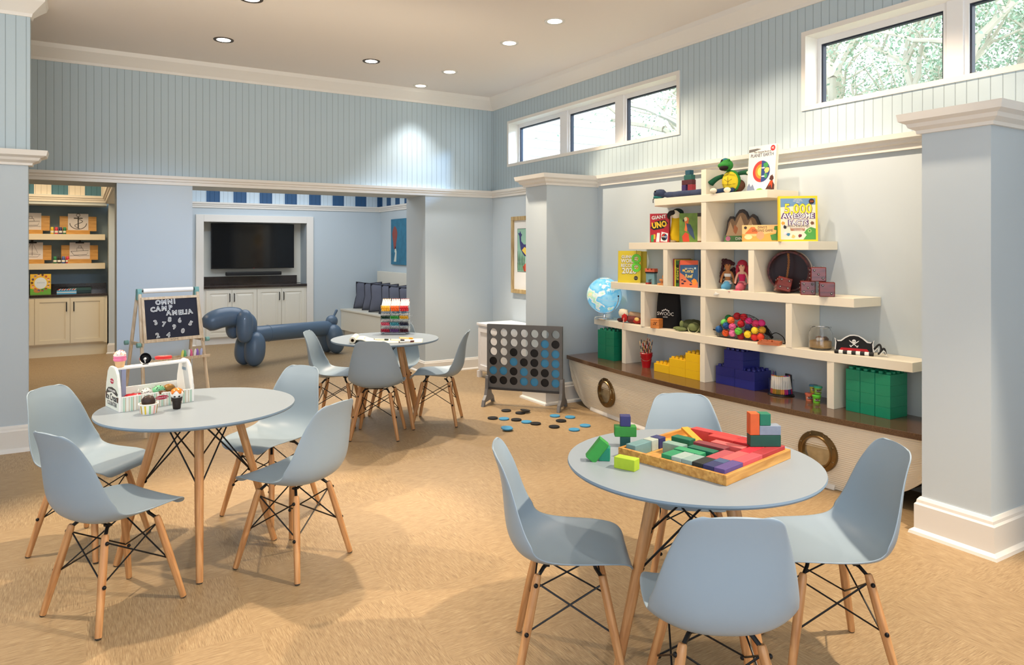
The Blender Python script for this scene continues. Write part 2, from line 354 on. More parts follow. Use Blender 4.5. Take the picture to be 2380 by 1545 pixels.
b = MB(); cap_run(b, (-4.2, BY), (WX, BY), (0, -1), CEIL - .15, crown); cap_run(b, (WX, BY), (WX, -3.2), (-1, 0), CEIL - .15, crown); struct('trim_5', b, white_m)
b = MB(); cap_run(b, (-4.2, 6.62), (-.372, 6.62), (0, -1), CEIL - .15, crown, 0, 1); cap_run(b, (-.372, 6.62), (-.372, 6.72), (1, 0), CEIL - .15, crown, 1, 1); struct('trim_6', b, white_m)
b = MB(); cap_run(b, (.955, 12.2), (WX, 12.2), (0, -1), 2.2, railprof); cap_run(b, (WX, 12.2), (WX, 8.67), (-1, 0), 2.2, railprof); struct('trim_7', b, white_m)
b = MB(); cap_run(b, (-4.2, 12.0), (.262, 12.0), (0, -1), 2.22, railprof); cap_run(b, (.262, 12.0), (.262, 8.67), (-1, 0), 2.22, railprof); struct('trim_8', b, white_m)
# columns in front of the right wall
def column(name, y0, y1, cap):
    struct(name, MB().box(3.93, WX, y0, y1, 0, 2.29), wall_m)
    b = MB(); cap_run(b, (WX, y0), (3.93, y0), (0, -1), 2.19, capprof, 0, 1); cap_run(b, (3.93, y0), (3.93, y1), (-1, 0), 2.19, capprof, 1, 1); cap_run(b, (3.93, y1), (WX, y1), (0, 1), 2.19, capprof, 1, 0); b.box(3.93, WX, y0, y1, 2.285, 2.3)
    struct(cap, b, white_m)
column('wall_column_near', 1.814, 2.16, 'trim_9'); column('wall_column_far', 5.85, 6.237, 'trim_10')
# baseboards
baseprof = [(0, 0), (.034, 0), (.032, .01), (.018, .022), (.018, .125), (.012, .132), (.012, .14), (.006, .15), (0, .15)]
bigbase = [(0, 0), (.05, 0), (.046, .016), (.028, .03), (.028, .16), (.02, .17), (.018, .185), (.008, .2), (0, .2)]
def bases(name, runs, prof=baseprof):
    b = MB()
    for p0, p1, o, m0, m1 in runs: cap_run(b, p0, p1, o, 0, prof, m0, m1)
    struct(name, b, white_m)
for nm, y0, y1 in (('near', 1.814, 2.16), ('far', 5.85, 6.237)):
    bases('baseboard_column_' + nm, [((WX, y0), (3.93, y0), (0, -1), 0, 1), ((3.93, y0), (3.93, y1), (-1, 0), 1, 1), ((3.93, y1), (WX, y1), (0, 1), 1, 0)], bigbase)
bases('baseboard_back', [((3.608, BY), (WX, BY), (0, -1), 1, 0), ((3.608, BY + .6), (3.608, BY), (-1, 0), 1, 1)])
bases('baseboard_right', [((WX, BY), (WX, 6.24), (-1, 0), 0, 0)])
bases('baseboard_pier', [((.262, BY), (.955, BY), (0, -1), 1, 1), ((.262, BY + .6), (.262, BY), (-1, 0), 1, 1), ((.955, BY), (.955, BY + .6), (1, 0), 1, 1)])
bases('baseboard_return', [((.285, 12.0), (.955, 12.0), (0, -1), 1, 0)])
bases('baseboard_nook', [((3.35, 12.2), (3.84, 12.2), (0, -1), 0, 0), ((.955, 12.2), (1.49, 12.2), (0, -1), 0, 0)])
bases('baseboard_left', [((-4.2, 6.62), (-.385, 6.62), (0, -1), 0, 1), ((-.385, 6.62), (-.385, 6.72), (1, 0), 1, 0)], bigbase)
# windows
frame_m = mat('window_white', lin(238, 238, 238), .4); gasket = P(30, 38, 56, .5)
def window(name, W, mull):
    y0, y1, z0, z1 = W; b = MB(); t = .035
    b.box(WX - .012, WX + .2, y0 - 0, y0 + t, z0, z1); b.box(WX - .012, WX + .2, y1 - t, y1, z0, z1); b.box(WX - .012, WX + .2, y0 + t, y1 - t, z0, z0 + t); b.box(WX - .012, WX + .2, y0 + t, y1 - t, z1 - t, z1)
    w_ = struct(name, b, white_m)
    ys = [y0 + t] + [m for mm in mull for m in mm] + [y1 - t]
    for i in range(0, len(ys), 2):
        a, c = ys[i], ys[i + 1]; x0, x1 = WX + .13, WX + .19; zz0, zz1 = z0 + t, z1 - t; f = MB(); q = .028
        f.box(x0, x1, a, a + q, zz0, zz1); f.box(x0, x1, c - q, c, zz0, zz1); f.box(x0, x1, a + q, c - q, zz1 - q * 1.6, zz1); f.box(x0, x1, a + q, c - q, zz0, zz0 + q)
        fo = struct('window_frame', f, frame_m, w_)
        g = MB(); a2, c2, y2, y3 = a + q, c - q, zz0 + q, zz1 - q * 1.6; e = .012
        g.box(x0 + .012, x1 - .01, a2, a2 + e, y2, y3); g.box(x0 + .012, x1 - .01, c2 - e, c2, y2, y3); g.box(x0 + .012, x1 - .01, a2 + e, c2 - e, y3 - e, y3)
        struct('gasket', g, gasket, fo)
        struct('pane', MB().box(x0 + .03, x0 + .034, a2, c2, y2, y3), pane_m, fo)
    for a, c in mull: struct('mullion', MB().box(WX + .115, WX + .2, a, c, z0 + t, z1 - t), frame_m, w_)
window('window_1', W1, [(5.575, 5.697), (6.556, 6.692)]); window('window_2', W2, [(1.1, 1.2), (2.322, 2.42)])
# ================================================================== OUTSIDE
siding = P(240, 240, 240, .6)
t = thing('neighbour_building', 'white clapboard building wall seen through the far clerestory window', 'building', (4.95, 9.5, 0))
b = MB()
for k in range(32): z = 1.0 + k * .135; b.prism([(0, z), (-.022, z), (-.004, z + .135), (0, z + .135)], 0, 2.7, 'yz')
obj('clapboard_siding', b, siding, t); obj('corner_board', MB().box(2.62, 2.74, -.03, .1, 0, 5.4), siding, t); obj('wall_core', MB().box(0, 2.7, 0, .2, 0, 5.35), siding, t)
leafm = [mat('oak_leaves_a', lin(196, 216, 196), .8, var=.3, vscale=3), mat('oak_leaves_b', lin(150, 182, 156), .8, var=.3, vscale=3)]; bark = mat('oak_bark', lin(214, 206, 190), .9, var=.4, vscale=6)
def tree(x, y, label, seed, hgt=3.0, spread=2.2, nl=5200, lm=0, pos=None):
    rnd = random.Random(seed); t = thing('oak_tree', label, 'tree', (x, y, 0), group='trees outside the clerestory windows'); b = MB(); tips = []
    def branch(p, d, r, L, depth):
        pts = [p]; q = p.copy(); dd = d.copy(); n = 5
        for i in range(n):
            dd = (dd + Vector((rnd.uniform(-.35, .35), rnd.uniform(-.35, .35), rnd.uniform(-.15, .28)))).normalized(); q = q + dd * L / n; pts.append(q.copy())
        b.tube(pts, r, 6, radii=[r * (1 - .12 * i) for i in range(n + 1)]); tips.extend(pts[2:])
        if depth:
            for k in range(4): branch(pts[rnd.randint(2, n)], (dd + Vector((rnd.uniform(-1.1, 1.1), rnd.uniform(-1.1, 1.1), rnd.uniform(-.4, .7)))).normalized(), r * .52, L * .62, depth - 1)
    for k in range(4):
        a = k * PI / 2 + rnd.uniform(-.4, .4); branch(Vector((0, 0, hgt * .45)), Vector((math.cos(a) * spread * .4, math.sin(a) * spread * .4, 1)).normalized(), .13, hgt * .75, 3)
    b.cyl((0, 0, 0), (0, 0, hgt * .5), .3, .2, 10); obj('trunk', b, bark, t, smooth=True)
    f = MB()
    for i in range(nl):
        c = rnd.choice(tips) + Vector((rnd.gauss(0, .28), rnd.gauss(0, .28), rnd.gauss(0, .2))); s = rnd.uniform(.016, .036); f.mi = rnd.randint(0, 1)
        M = Matrix.Translation(c) @ Matrix.Rotation(rnd.uniform(0, 6.3), 4, (rnd.random(), rnd.random(), rnd.random() + .01)); f.quad([(-s, 0, 0), (0, -s * .5, 0), (s, 0, 0), (0, s * .5, 0)], M)
    obj('foliage', f, leafm, t, kind='stuff')
tree(9.0, 7.2, 'gnarled pale oak seen through the far window beside the white siding', 3, 3.6, 3.2, 9000)
tree(9.4, 5.2, 'leafy green oak filling the first pane of the near window', 7, 3.4, 3, 30000)
tree(11.5, 3.6, 'pale leafy oak seen through the right pane of the near window', 11, 4.6, 3.4, 24000)
tree(12.5, 7.2, 'distant oak behind the others outside the near window', 19, 4.4, 3.4, 20000)
struct('ground_outside', MB().box(4.85, 30, -6, 30, -.3, -.2), P(120, 130, 100, .9))

# ================================================================== CEILING LIGHTS
def can(x, y, kind):
    lab, ringm, e = kind
    t = thing('recessed_light', lab, 'ceiling light', (x, y, CEIL), group='recessed ceiling lights')
    obj('trim_ring', MB().lathe([(.074, -.006), (.088, -.006), (.09, 0), (.074, .0)], 32, cap=False), ringm, t, smooth=True)
    obj('reflector', MB().lathe([(.074, -.005), (.06, -.003)], 32, cap=False), ringm, t, smooth=True)
    obj('lens', MB().lathe([(.062, -.004), (.02, -.006), (0, -.006)], 32, cap=False), mat('lamp_glow_' + str(e), (1, .95, .85), .4, emit=((1, .93, .8), e)), t)
dark_ring = P(70, 60, 52, .5); light_ring = P(220, 216, 206, .3)
L1 = 'recessed ceiling light with pale chrome trim, '; L2 = 'recessed ceiling light with dark trim and warm lens, '
for x, y, l, k in ((3.43, 4.981, L1 + 'nearest of four along the window wall', 0), (3.43, 5.736, L1 + 'second nearest of the four along the window wall', 0), (3.43, 7.021, L1 + 'third along the window wall from the camera', 0),
                   (3.43, 7.806, L1 + 'closest to the back wall', 0), (2.537, 7.037, L2 + 'rightmost of the dark trimmed ones', 1), (1.097, 7.02, L2 + 'leftmost on the ceiling', 1), (1.1, 5.75, L2 + 'cut by the top frame edge', 1)):
    can(x, y, (l, (light_ring, dark_ring)[k], (6, 9)[k]))

# ================================================================== TABLES AND CHAIRS
def cr(pts, n):
    out = []
    for i in range(n):
        u = i / (n - 1) * (len(pts) - 1); k = min(int(u), len(pts) - 2); f = u - k; p = [pts[max(0, min(len(pts) - 1, k + j))] for j in (-1, 0, 1, 2)]
        out.append(tuple(.5 * (2 * p[1][c] + (p[2][c] - p[0][c]) * f + (2 * p[0][c] - 5 * p[1][c] + 4 * p[2][c] - p[3][c]) * f * f + (3 * p[1][c] - p[0][c] - 3 * p[2][c] + p[3][c]) * f ** 3) for c in range(len(p[0]))))
    return out
SH = [(.222, .404, .118, .0), (.2215, .410, .146, .001), (.219, .420, .166, .002), (.207, .434, .187, .005), (.178, .442, .206, .009), (.11, .441, .223, .016), (.02, .431, .231, .028), (-.06, .420, .234, .046), (-.13, .419, .234, .066), (-.190, .445, .233, .084),
      (-.226, .50, .230, .086), (-.239, .565, .219, .072), (-.245, .635, .202, .054), (-.253, .70, .181, .040), (-.2645, .752, .162, .03), (-.273, .779, .152, .026), (-.280, .801, .1415, .021), (-.2845, .8145, .127, .017), (-.2865, .8205, .113, .015), (-.2875, .8225, .098, .014)]
def shell_bm():
    pr = cr(SH, 44); rows = []; N = 16
    for i, (y, z, w_, rs) in enumerate(pr):
        a = pr[max(0, i - 1)]; c = pr[min(len(pr) - 1, i + 1)]; T = Vector((c[0] - a[0], c[1] - a[1])).normalized(); n = (T.y, -T.x); row = []
        for j in range(N + 1):
            s = -1 + 2 * j / N; q = abs(s) ** 2.6 * rs + (max(0, abs(s) - .9) * 10) ** 2 * .002; row.append((w_ * s * (1 - .04 * abs(s) ** 6), y + n[0] * q, z + n[1] * q - .012 * s * s * max(0, min(1, (z - .70) / .11))))
        rows.append(row)
    return MB().grid(rows)
FT = .194; TP = (.118, .118, .372)
def leg_bm():
    return MB().lathe([(.0125, 0), (.0135, .004), (.0165, .22), (.0155, .36), (.0135, .383), (.010, .388)], 14)
def leg_M(sx, sy, f=FT, tp=TP):
    p0 = Vector((sx * f, sy * f, 0.006)); p1 = Vector((sx * tp[0], sy * tp[1], tp[2])); return Matrix.Translation(p0) @ (p1 - p0).to_track_quat('Z', 'Y').to_matrix().to_4x4()
def lp(sx, sy, z, f=FT, tp=TP, ins=.014): k = z / tp[2]; return Vector((sx * (f + (tp[0] - f) * k) * (1 - ins * 4), sy * (f + (tp[1] - f) * k) * (1 - ins * 4), z))
def make_chair():
    t = thing('shell_chair', '', 'chair')
    obj('seat_shell', shell_bm(), shell_m, t, smooth='all', solid=.0065, sub=1)
    for sx in (-1, 1):
        for sy in (-1, 1):
            lg = obj('leg', leg_bm(), beech, t, smooth=True); lg.matrix_local = leg_M(sx, sy)
            obj('foot_glide', MB().lathe([(.011, -.005), (.0125, -.001), (.0125, .004)], 12), P(60, 56, 52, .5), lg, smooth=True)
            for zz in (.185, .352): obj('bolt', MB().ball((sx * -.012, sy * -.012, zz), .0085, seg=8), black_m, lg, smooth=True)
            b = MB(); a = lp(sx, sy, .366, ins=0); b.tube([a + Vector((0, 0, -.03)), a, Vector((sx * .095, sy * .095, .395)), Vector((sx * .085, sy * .085, .412 + .012 * sy))], .0075, 6)
            b.box(-.012, .012, -.012, .012, -.004, .004, Matrix.Translation((sx * .085, sy * .085, .413 + .012 * sy))); obj('seat_mount', b, black_m, t)
    for a, c in (((-1, 1), (1, 1)), ((-1, -1), (1, -1)), ((-1, -1), (-1, 1)), ((1, -1), (1, 1))):
        b = MB(); b.tube([lp(*a, .345), lp(*c, .188)], .0034, 6); b.tube([lp(*c, .345), lp(*a, .188)], .0034, 6); obj('wire_brace', b, black_m, t, smooth=True)
    b = MB(); b.tube([(-.095, .09, .412), (.095, .09, .412)], .004, 6); b.tube([(-.095, -.09, .405), (.095, -.09, .405)], .004, 6); obj('under_frame', b, black_m, t)
    return t
CH = [(.108, 3.54, 31, 'grey shell chair at the left front of the ice cream toy table, back turned'),
      (.893, 3.594, 124, 'grey shell chair at the right front of the ice cream toy table, seen from behind'),
      (.0215, 4.343, -41, 'grey shell chair behind the leftmost one, beside the left wall'),
      (.947, 4.35, 213, 'grey shell chair on the far right side of the ice cream toy table'),
      (2.091, 5.629, 59, 'grey shell chair at the marker table with its back squarely to the camera'),
      (2.709, 5.788, 146, 'grey shell chair in profile on the right of the marker table'),
      (1.925, 6.21, -31, 'grey shell chair in profile between marker table and balloon dog'),
      (2.52, 6.36, 237, 'grey shell chair mostly hidden behind the marker rack'),
      (1.571, 2.19, -33, 'grey shell chair on the left of the block puzzle table, half in table shadow'),
      (2.409, 1.698, 147, 'grey shell chair on the right of the block puzzle table beside the column'),
      (1.70, 1.59, 57, 'grey shell chair closest to the camera, its back in front of the puzzle table'),
      (2.437, 2.43, 232, 'grey shell chair behind the block puzzle table, in front of the cabinet')]
ch0 = make_chair()
for i, (x, y, a, lab) in enumerate(CH):
    if i: dup(ch0, (x, y, 0), (0, 0, R(a - 90)), lab, 'grey shell chairs around the tables')
x, y, a, lab = CH[0]; ch0.location = (x, y, 0); ch0.rotation_euler = (0, 0, R(a - 90)); ch0['label'] = lab; ch0['group'] = 'grey shell chairs around the tables'
TT = .755; TR = .474
def make_table():
    t = thing('round_table', '', 'table')
    b = MB(); b.mi = 0; b.lathe([(TR - .02, TT - .02), (TR - .004, TT - .014), (TR, TT - .007), (TR - .002, TT)], 96, cap=False); b.mi = 1; b.lathe([(TR - .002, TT), (.01, TT), (0, TT)], 96, cap=False); b.mi = 0; b.lathe([(0, TT - .02), (TR - .02, TT - .02)], 96, cap=False)
    obj('table_top', b, [topedge_m, top_m], t, smooth=True)
    f = .262; tp = (.125, .125, .722)
    for sx in (-1, 1):
        for sy in (-1, 1):
            lg = obj('leg', MB().lathe([(.0145, 0), (.016, .004), (.0205, .5), (.021, .70), (.019, .735)], 18), beech, t, smooth=True)
            p0 = Vector((sx * f, sy * f, .004)); p1 = Vector((sx * tp[0], sy * tp[1], tp[2])); lg.matrix_local = Matrix.Translation(p0) @ (p1 - p0).to_track_quat('Z', 'Y').to_matrix().to_4x4()
            obj('foot_glide', MB().lathe([(.013, -.004), (.0145, 0), (.0145, .003)], 14), P(60, 56, 52, .5), lg, smooth=True)
            obj('leg_bracket', MB().box(-.03, .03, -.03, .03, .722, .7345, Matrix.Translation((sx * .118, sy * .118, 0))), black_m, t)
    for a, c in (((-1, 1), (1, 1)), ((-1, -1), (1, -1)), ((-1, -1), (-1, 1)), ((1, -1), (1, 1))):
        b = MB(); q = lambda s, z: lp(*s, z, f, tp, .016)
        b.tube([q(a, .715), q(c, .40)], .0042, 6); b.tube([q(c, .715), q(a, .40)], .0042, 6); b.ball(q(c, .40), .011, seg=8); b.ball(q(a, .40), .011, seg=8); obj('wire_brace', b, black_m, t, smooth=True)
    return t
TL = (.496, 3.945); TM = (2.288, 5.985); TRT = (1.98, 1.953)
t0 = make_table(); tg = 'round grey tables on beech legs'
dup(t0, (*TM, 0), (0, 0, R(38 + 26)), 'round grey table farthest from the camera, holding the clear marker rack', tg)
dup(t0, (*TRT, 0), (0, 0, R(-8 - 45 + 6)), 'round grey table in the right foreground, holding the wooden block tray', tg)
t0.location = (*TL, 0); t0.rotation_euler = (0, 0, R(38.5)); t0['label'] = 'round grey table on the left, holding the striped ice cream toy counter'; t0['group'] = tg

# ================================================================== BOAT SHELF
def fx(y): return 4.0 + .045 * (y - 4.05) ** 2       # worktop front
YA, YB = 2.165, 5.80
ys = [YA + (YB - YA) * i / 60 for i in range(61)]
top = [(WX - .004, YB), (WX - .004, YA)] + [(fx(y), y) for y in ys]
o = obj('worktop', MB().prism(top, .448, .485, 'xy'), brown_stone, bevel=.002)
tag(o, 'curved glossy brown stone worktop along the boat shaped cabinet', 'worktop')
t = thing('boat_cabinet', 'cream ribbed boat hull cabinet with curved ends and two brass portholes', 'cabinet', (4.3, 4.0, 0))
def zb(y):  # hull underside height: rises towards both ends
    if y > 5.45: return .447 * (1 - math.sqrt(max(0, 1 - ((y - 5.45) / .345) ** 2)))
    if y < 2.78: return .60 * (1 - math.sqrt(max(0, 1 - ((2.78 - y) / .66) ** 2)))
    return 0
rows = []; NZ = 100
for i in range(121):
    y = YA + .004 + (YB - .012 - YA) * i / 120; z0 = zb(y) + .002; z1 = .447; row = []
    for k in range(NZ * 2 + 1):
        z = z0 + (z1 - z0) * k / (NZ * 2); ph = (z / .0135) % 1; rib = .0055 * abs(math.sin(PI * ph)) ** .6; s = z / .447
        row.append((fx(y) + .03 + .06 * max(0, 1 - s) ** 1.6 - rib - 4.3, y - 4.0, z))
    rows.append(row)
hull = obj('hull_front', MB().grid(rows), mat('cream_slats', lin(236, 226, 206), .5), t, smooth='all')
b = MB(); b.grid([[(fx(y) + .13 - 4.3, y - 4, zb(y) + .004) for y in ys], [(WX - .01 - 4.3, y - 4, zb(y) + .004) for y in ys]])
obj('hull_underside', b, P(40, 34, 30, .8), t)
b = MB(); cv = [(fx(y) + .088, y) for y in ys if 2.80 < y < 5.44]
b.grid([[(x - 4.3 + dx, y - 4, z) for x, y in cv] for dx, z in ((0, .034), (-.008, .034), (-.02, .012), (-.022, .0015), (0, .0015))]); obj('shoe_moulding', b, white_m, t)
for y in (5.105, 2.924):
    x = fx(y) + .03 + .06 * .47 ** 1.6 - .004; ang = math.atan(2 * .045 * (y - 4.05)); M = Matrix.Translation((x - 4.3, y - 4, .235)) @ Matrix.Rotation(-ang, 4, 'Z') @ Matrix.Rotation(-PI / 2, 4, 'Y')
    r = .135; b = MB(M); b.lathe([(r, -.006), (r, .012), (r * .97, .018), (r * .80, .022), (r * .76, .03), (r * .70, .03), (r * .67, .006), (r * .67, -.006)], 48, cap=False)
    ph = obj('porthole_ring', b, brass, t, smooth=True)
    for k in range(8): a = 2 * PI * (k + .5) / 8; obj('rivet', MB(M).ball((r * .88 * math.cos(a), r * .88 * math.sin(a), .02), .008, (1, 1, .6), 8), brass, ph, smooth=True)
    obj('porthole_glass', MB(M).lathe([(r * .67, .004), (0, .005)], 40, cap=False), mat('tarnished_mirror', lin(206, 196, 168), .16, metal=.7, var=.6, vscale=24), ph, label='tarnished mirror glass in the porthole')
shelf_m = mat('cream_shelf_paint', lin(240, 232, 212), .45)
t = thing('shelving_unit', 'cream stepped shelving unit with four wide shelves above the brown worktop', 'shelving', (4.4, 4.06, .485))
O = Vector((4.4, 4.06, .485))
def sx_(y, k): return 4.235 + k * (y - 3.95) ** 2
for nm, z, yr, yrw, yl, ylw, k in (('a', 1.99, 3.44, 3.42, 4.63, 4.82, .02), ('b', 1.61, 3.11, 3.10, 5.0, 5.1, .03), ('c', 1.235, 2.79, 2.78, 5.30, 5.4, .035), ('d', .86, 2.44, 2.44, 5.64, 5.74, .045)):
    yy = [yr + (yl - yr) * i / 30 for i in range(31)]
    poly = [(WX - .003, ylw), (WX - .003, yrw)] + [(sx_(y, k), y) for y in yy] + [(sx_(yl, k) + .09, yl + .1)]
    obj('shelf', MB(Matrix.Translation(-O)).prism(poly, z - .06, z, 'xy'), shelf_m, t, bevel=.0015)
for y, z0, z1, k in ((5.11, .485, .80, .045), (4.07, .485, .80, .045), (2.96, .485, .80, .045), (4.81, .86, 1.175, .035), (4.065, .86, 1.175, .035), (3.268, .86, 1.175, .035), (4.503, 1.235, 1.55, .03), (4.06, 1.235, 1.55, .03), (3.587, 1.235, 1.55, .03), (4.056, 1.61, 1.93, .02), (4.056, 1.99, 2.19, .02)):
    obj('divider', MB(Matrix.Translation(-O)).box(sx_(y, k) + .003, WX - .003, y - .026, y + .026, z0, z1), shelf_m, t, bevel=.0015)
# ================================================================== BACK ROOMS
cream = P(232, 228, 214, .45); creamw = P(228, 216, 186, .45)
def doors(t, xs, z0, z1, yf, m, raised, handles):
    for i, (a, c) in enumerate(xs):
        g = .004; b = MB(); s = .055; a += g; c -= g
        b.box(a, c, yf - .018, yf, z0, z0 + s); b.box(a, c, yf - .018, yf, z1 - s, z1); b.box(a, a + s, yf - .018, yf, z0 + s, z1 - s); b.box(c - s, c, yf - .018, yf, z0 + s, z1 - s)
        b.box(a + s, c - s, yf - .008, yf, z0 + s, z1 - s)
        if raised:
            q = .03; x0, x1, zz0, zz1 = a + s + .012, c - s - .012, z0 + s + .012, z1 - s - .012
            b.grid([[(x0, yf - .008, zz0), (x1, yf - .008, zz0), (x1, yf - .008, zz1), (x0, yf - .008, zz1)], [(x0 + q, yf - .016, zz0 + q), (x1 - q, yf - .016, zz0 + q), (x1 - q, yf - .016, zz1 - q), (x0 + q, yf - .016, zz1 - q)]], closed=True)
            b.quad([(x0 + q, yf - .016, zz0 + q), (x1 - q, yf - .016, zz0 + q), (x1 - q, yf - .016, zz1 - q), (x0 + q, yf - .016, zz1 - q)])
        d = obj('door', b, m, t)
        hx = handles[i]; zt = z1 - .06
        obj('handle', MB().tube([(hx, yf - .018, zt - .13), (hx, yf - .042, zt - .125), (hx, yf - .045, zt - .065), (hx, yf - .042, zt - .005), (hx, yf - .018, zt)], .007, 8), black_m, d, smooth=True)
# screen niche
b = MB(); X0, X1, XI0, XI1 = 1.49, 3.35, 1.606, 3.236
b.box(X0, XI0, 12.165, 12.2, 0, 2.09); b.box(XI1, X1, 12.165, 12.2, 0, 2.09); b.box(XI0, XI1, 12.165, 12.2, 1.975, 2.09)
struct('trim_11', b, white_m, bevel=.004)
struct('wall_niche', MB().box(XI0 - .001, XI1 + .001, 12.585, 12.6, .95, 1.985), cream)
t = thing('base_cabinet', 'white four door cabinet with raised panels under the wall screen', 'cabinet', (0, 0, 0))
obj('cabinet_body', MB().box(XI0 + .002, XI1 - .002, 12.19, 12.58, .1, .90), cream, t); obj('toe_board', MB().box(XI0 + .002, XI1 - .002, 12.215, 12.4, 0, .1), white_m, t)
w4 = (XI1 - XI0 - .06) / 4; xs = [(XI0 + .03 + w4 * i, XI0 + .03 + w4 * (i + 1)) for i in range(4)]
doors(t, xs, .12, .875, 12.19, cream, True, [xs[0][1] - .035, xs[1][0] + .035, xs[2][1] - .035, xs[3][0] + .035])
t = thing('stone_counter', 'dark stone counter with upstand below the wall screen', 'countertop', (0, 0, 0))
obj('slab', MB().box(XI0 + .002, XI1 - .002, 12.15, 12.58, .903, .945), dark_stone, t, bevel=.002); obj('upstand', MB().box(XI0 + .002, XI1 - .08, 12.52, 12.58, .945, 1.08), dark_stone, t)
t = thing('television', 'large black flat screen television in the white framed niche', 'television', (2.42, 12.45, 1.585))
obj('screen', MB().box(-.655, .655, -.022, -.016, -.362, .368), mat('screen_black', (.004, .004, .005), .08, spec=.6), t)
obj('bezel', MB().box(-.668, .668, -.016, .02, -.375, .378), blackp, t, bevel=.004); obj('wall_mount', MB().box(-.2, .2, .02, .13, -.15, .15), blackp, t)
obj('status_light', MB().box(-.006, .006, -.024, -.016, -.372, -.366), P(200, 30, 30), t)
o = obj('soundbar', MB().box(1.975, 2.87, 12.40, 12.48, 1.095, 1.155), blackp, bevel=.01); tag(o, 'long black soundbar below the television', 'soundbar')
# bench and cushions
t = thing('window_bench', 'cream built in bench with tall panel back in the far corner nook', 'bench', (4.2, 11.4, 0))
O = Vector((4.2, 11.4, 0)); b = MB(Matrix.Translation(-O)); b.prism([(3.84, 12.19), (WX - .01, 12.19), (WX - .01, 9.4), (4.14, 9.4)], .12, .46, 'xy'); obj('bench_box', b, cream, t)
b = MB(Matrix.Translation(-O)); b.prism([(3.825, 12.19), (WX - .01, 12.19), (WX - .01, 9.4), (4.12, 9.4)], .46, .49, 'xy'); obj('bench_seat', b, cream, t, bevel=.004)
b = MB(Matrix.Translation(-O)); b.prism([(3.9, 12.19), (WX - .01, 12.19), (WX - .01, 9.4), (4.19, 9.4)], 0, .12, 'xy'); obj('bench_plinth', b, white_m, t)
obj('bench_back', MB(Matrix.Translation(-O)).box(4.47, WX - .005, 9.4, 12.1, .49, 1.14), cream, t, bevel=.004)
cush = mat('charcoal_velvet', lin(104, 108, 124), .9, var=.25, vscale=6, bump=(200, .3))
piping = mat('dark_piping', lin(44, 46, 56), .9)
def cushion():
    t = thing('cushion', '', 'cushion'); n = 14; S = .235
    def surf(s):
        rows = []
        for i in range(n + 1):
            row = []
            for j in range(n + 1):
                u, v = -1 + 2 * i / n, -1 + 2 * j / n; k = max(0, (1 - abs(u) ** 2.4)) ** .5 * max(0, (1 - abs(v) ** 2.4)) ** .5; pin = 1 - .13 * (1 - abs(u * v)) * max(abs(u), abs(v)) ** 4
                row.append((u * S * pin, s * .10 * k, S + v * S * pin))
            rows.append(row)
        return rows
    b = MB(); b.grid(surf(-1)); b.grid(surf(1)); bmesh.ops.remove_doubles(b.bm, verts=b.bm.verts, dist=.0005); obj('cushion_cover', b, cush, t, smooth='all')
    pts = []
    for i in range(40):
        a = i / 10; k = int(a); f = -1 + 2 * (a - k); u, v = [(f, -1), (1, f), (-f, 1), (-1, -f)][k]; pin = 1 - .13 * (1 - abs(u * v)); pts.append((u * S * pin * 1.01, 0, S + v * S * pin * 1.01))
    obj('piping', MB().tube(pts, .006, 6, closed=True), piping, t, smooth=True)
    return t
c0 = cushion(); cg = 'charcoal cushions leaning on the corner bench'
for i in range(6):
    y = 11.9 - .40 * i; lab = ['charcoal cushion at the far left end of the bench row', 'charcoal cushion second from the far end of the bench', 'charcoal cushion third from the far end of the bench', 'charcoal cushion fourth from the far end of the bench', 'charcoal cushion fifth from the far end of the bench', 'charcoal cushion nearest the camera, partly hidden by the wall corner', 'charcoal cushion nearest the camera, mostly hidden by the wall'][i]
    c = c0 if i == 0 else dup(c0); c.location = (4.20 + .02 * (i % 2), y, .50); c.rotation_euler = (R(-16), R(0), R(-40 + 3 * (i % 3))); c['label'] = lab; c['group'] = cg
# nook painting
def frame_pic(name, label, yc, zc, w_, h, fw, fm, x):
    t = thing(name, label, 'picture', (x, yc, zc - h / 2), -90); b = MB()
    for a in ((-w_ / 2, w_ / 2, 0, fw), (-w_ / 2, w_ / 2, h - fw, h), (-w_ / 2, -w_ / 2 + fw, fw, h - fw), (w_ / 2 - fw, w_ / 2, fw, h - fw)): b.box(a[0], a[1], -.03, 0, a[2], a[3])
    obj('picture_frame', b, fm, t, bevel=.003)
    return t
t = thing('sea_painting', 'unframed teal underwater painting on the nook wall above the bench', 'picture', (WX - .012, 10.9, 1.27), -90)
obj('canvas', MB().box(-.7, .7, -.02, 0, 0, .78), mat('teal_canvas', lin(60, 140, 176), .6, var=.6, vscale=9), t)
b = MB(); b.prism([(-.52 + .10 * math.cos(a) * (1 + .3 * math.sin(3 * a)), .46 + .2 * math.sin(a)) for a in [i * PI / 8 for i in range(16)]], -.022, -.02); obj('painted_coral', b, P(150, 70, 60), t)
b = MB(); b.prism([(-.56, .05), (-.50, .2), (-.53, .22), (-.5, .32), (-.44, .22), (-.46, .05)], -.022, -.02); obj('painted_shell', b, P(220, 224, 214), t)
t = frame_pic('framed_print', 'whale print with wide white mat in a gilded frame behind the far column', 7.17, 1.474, .76, .945, .05, goldwood, WX - .005)
obj('mat_board', MB().box(-.33, .33, -.012, -.006, .05, .895), whitep, t)
b = MB(); b.box(-.245, .245, -.014, -.012, .27, .79); art = obj('art_sheet', b, P(150, 196, 176, .7), t)
obj('painted_border', MB().box(-.25, .25, -.0135, -.012, .265, .795), blackp, t)
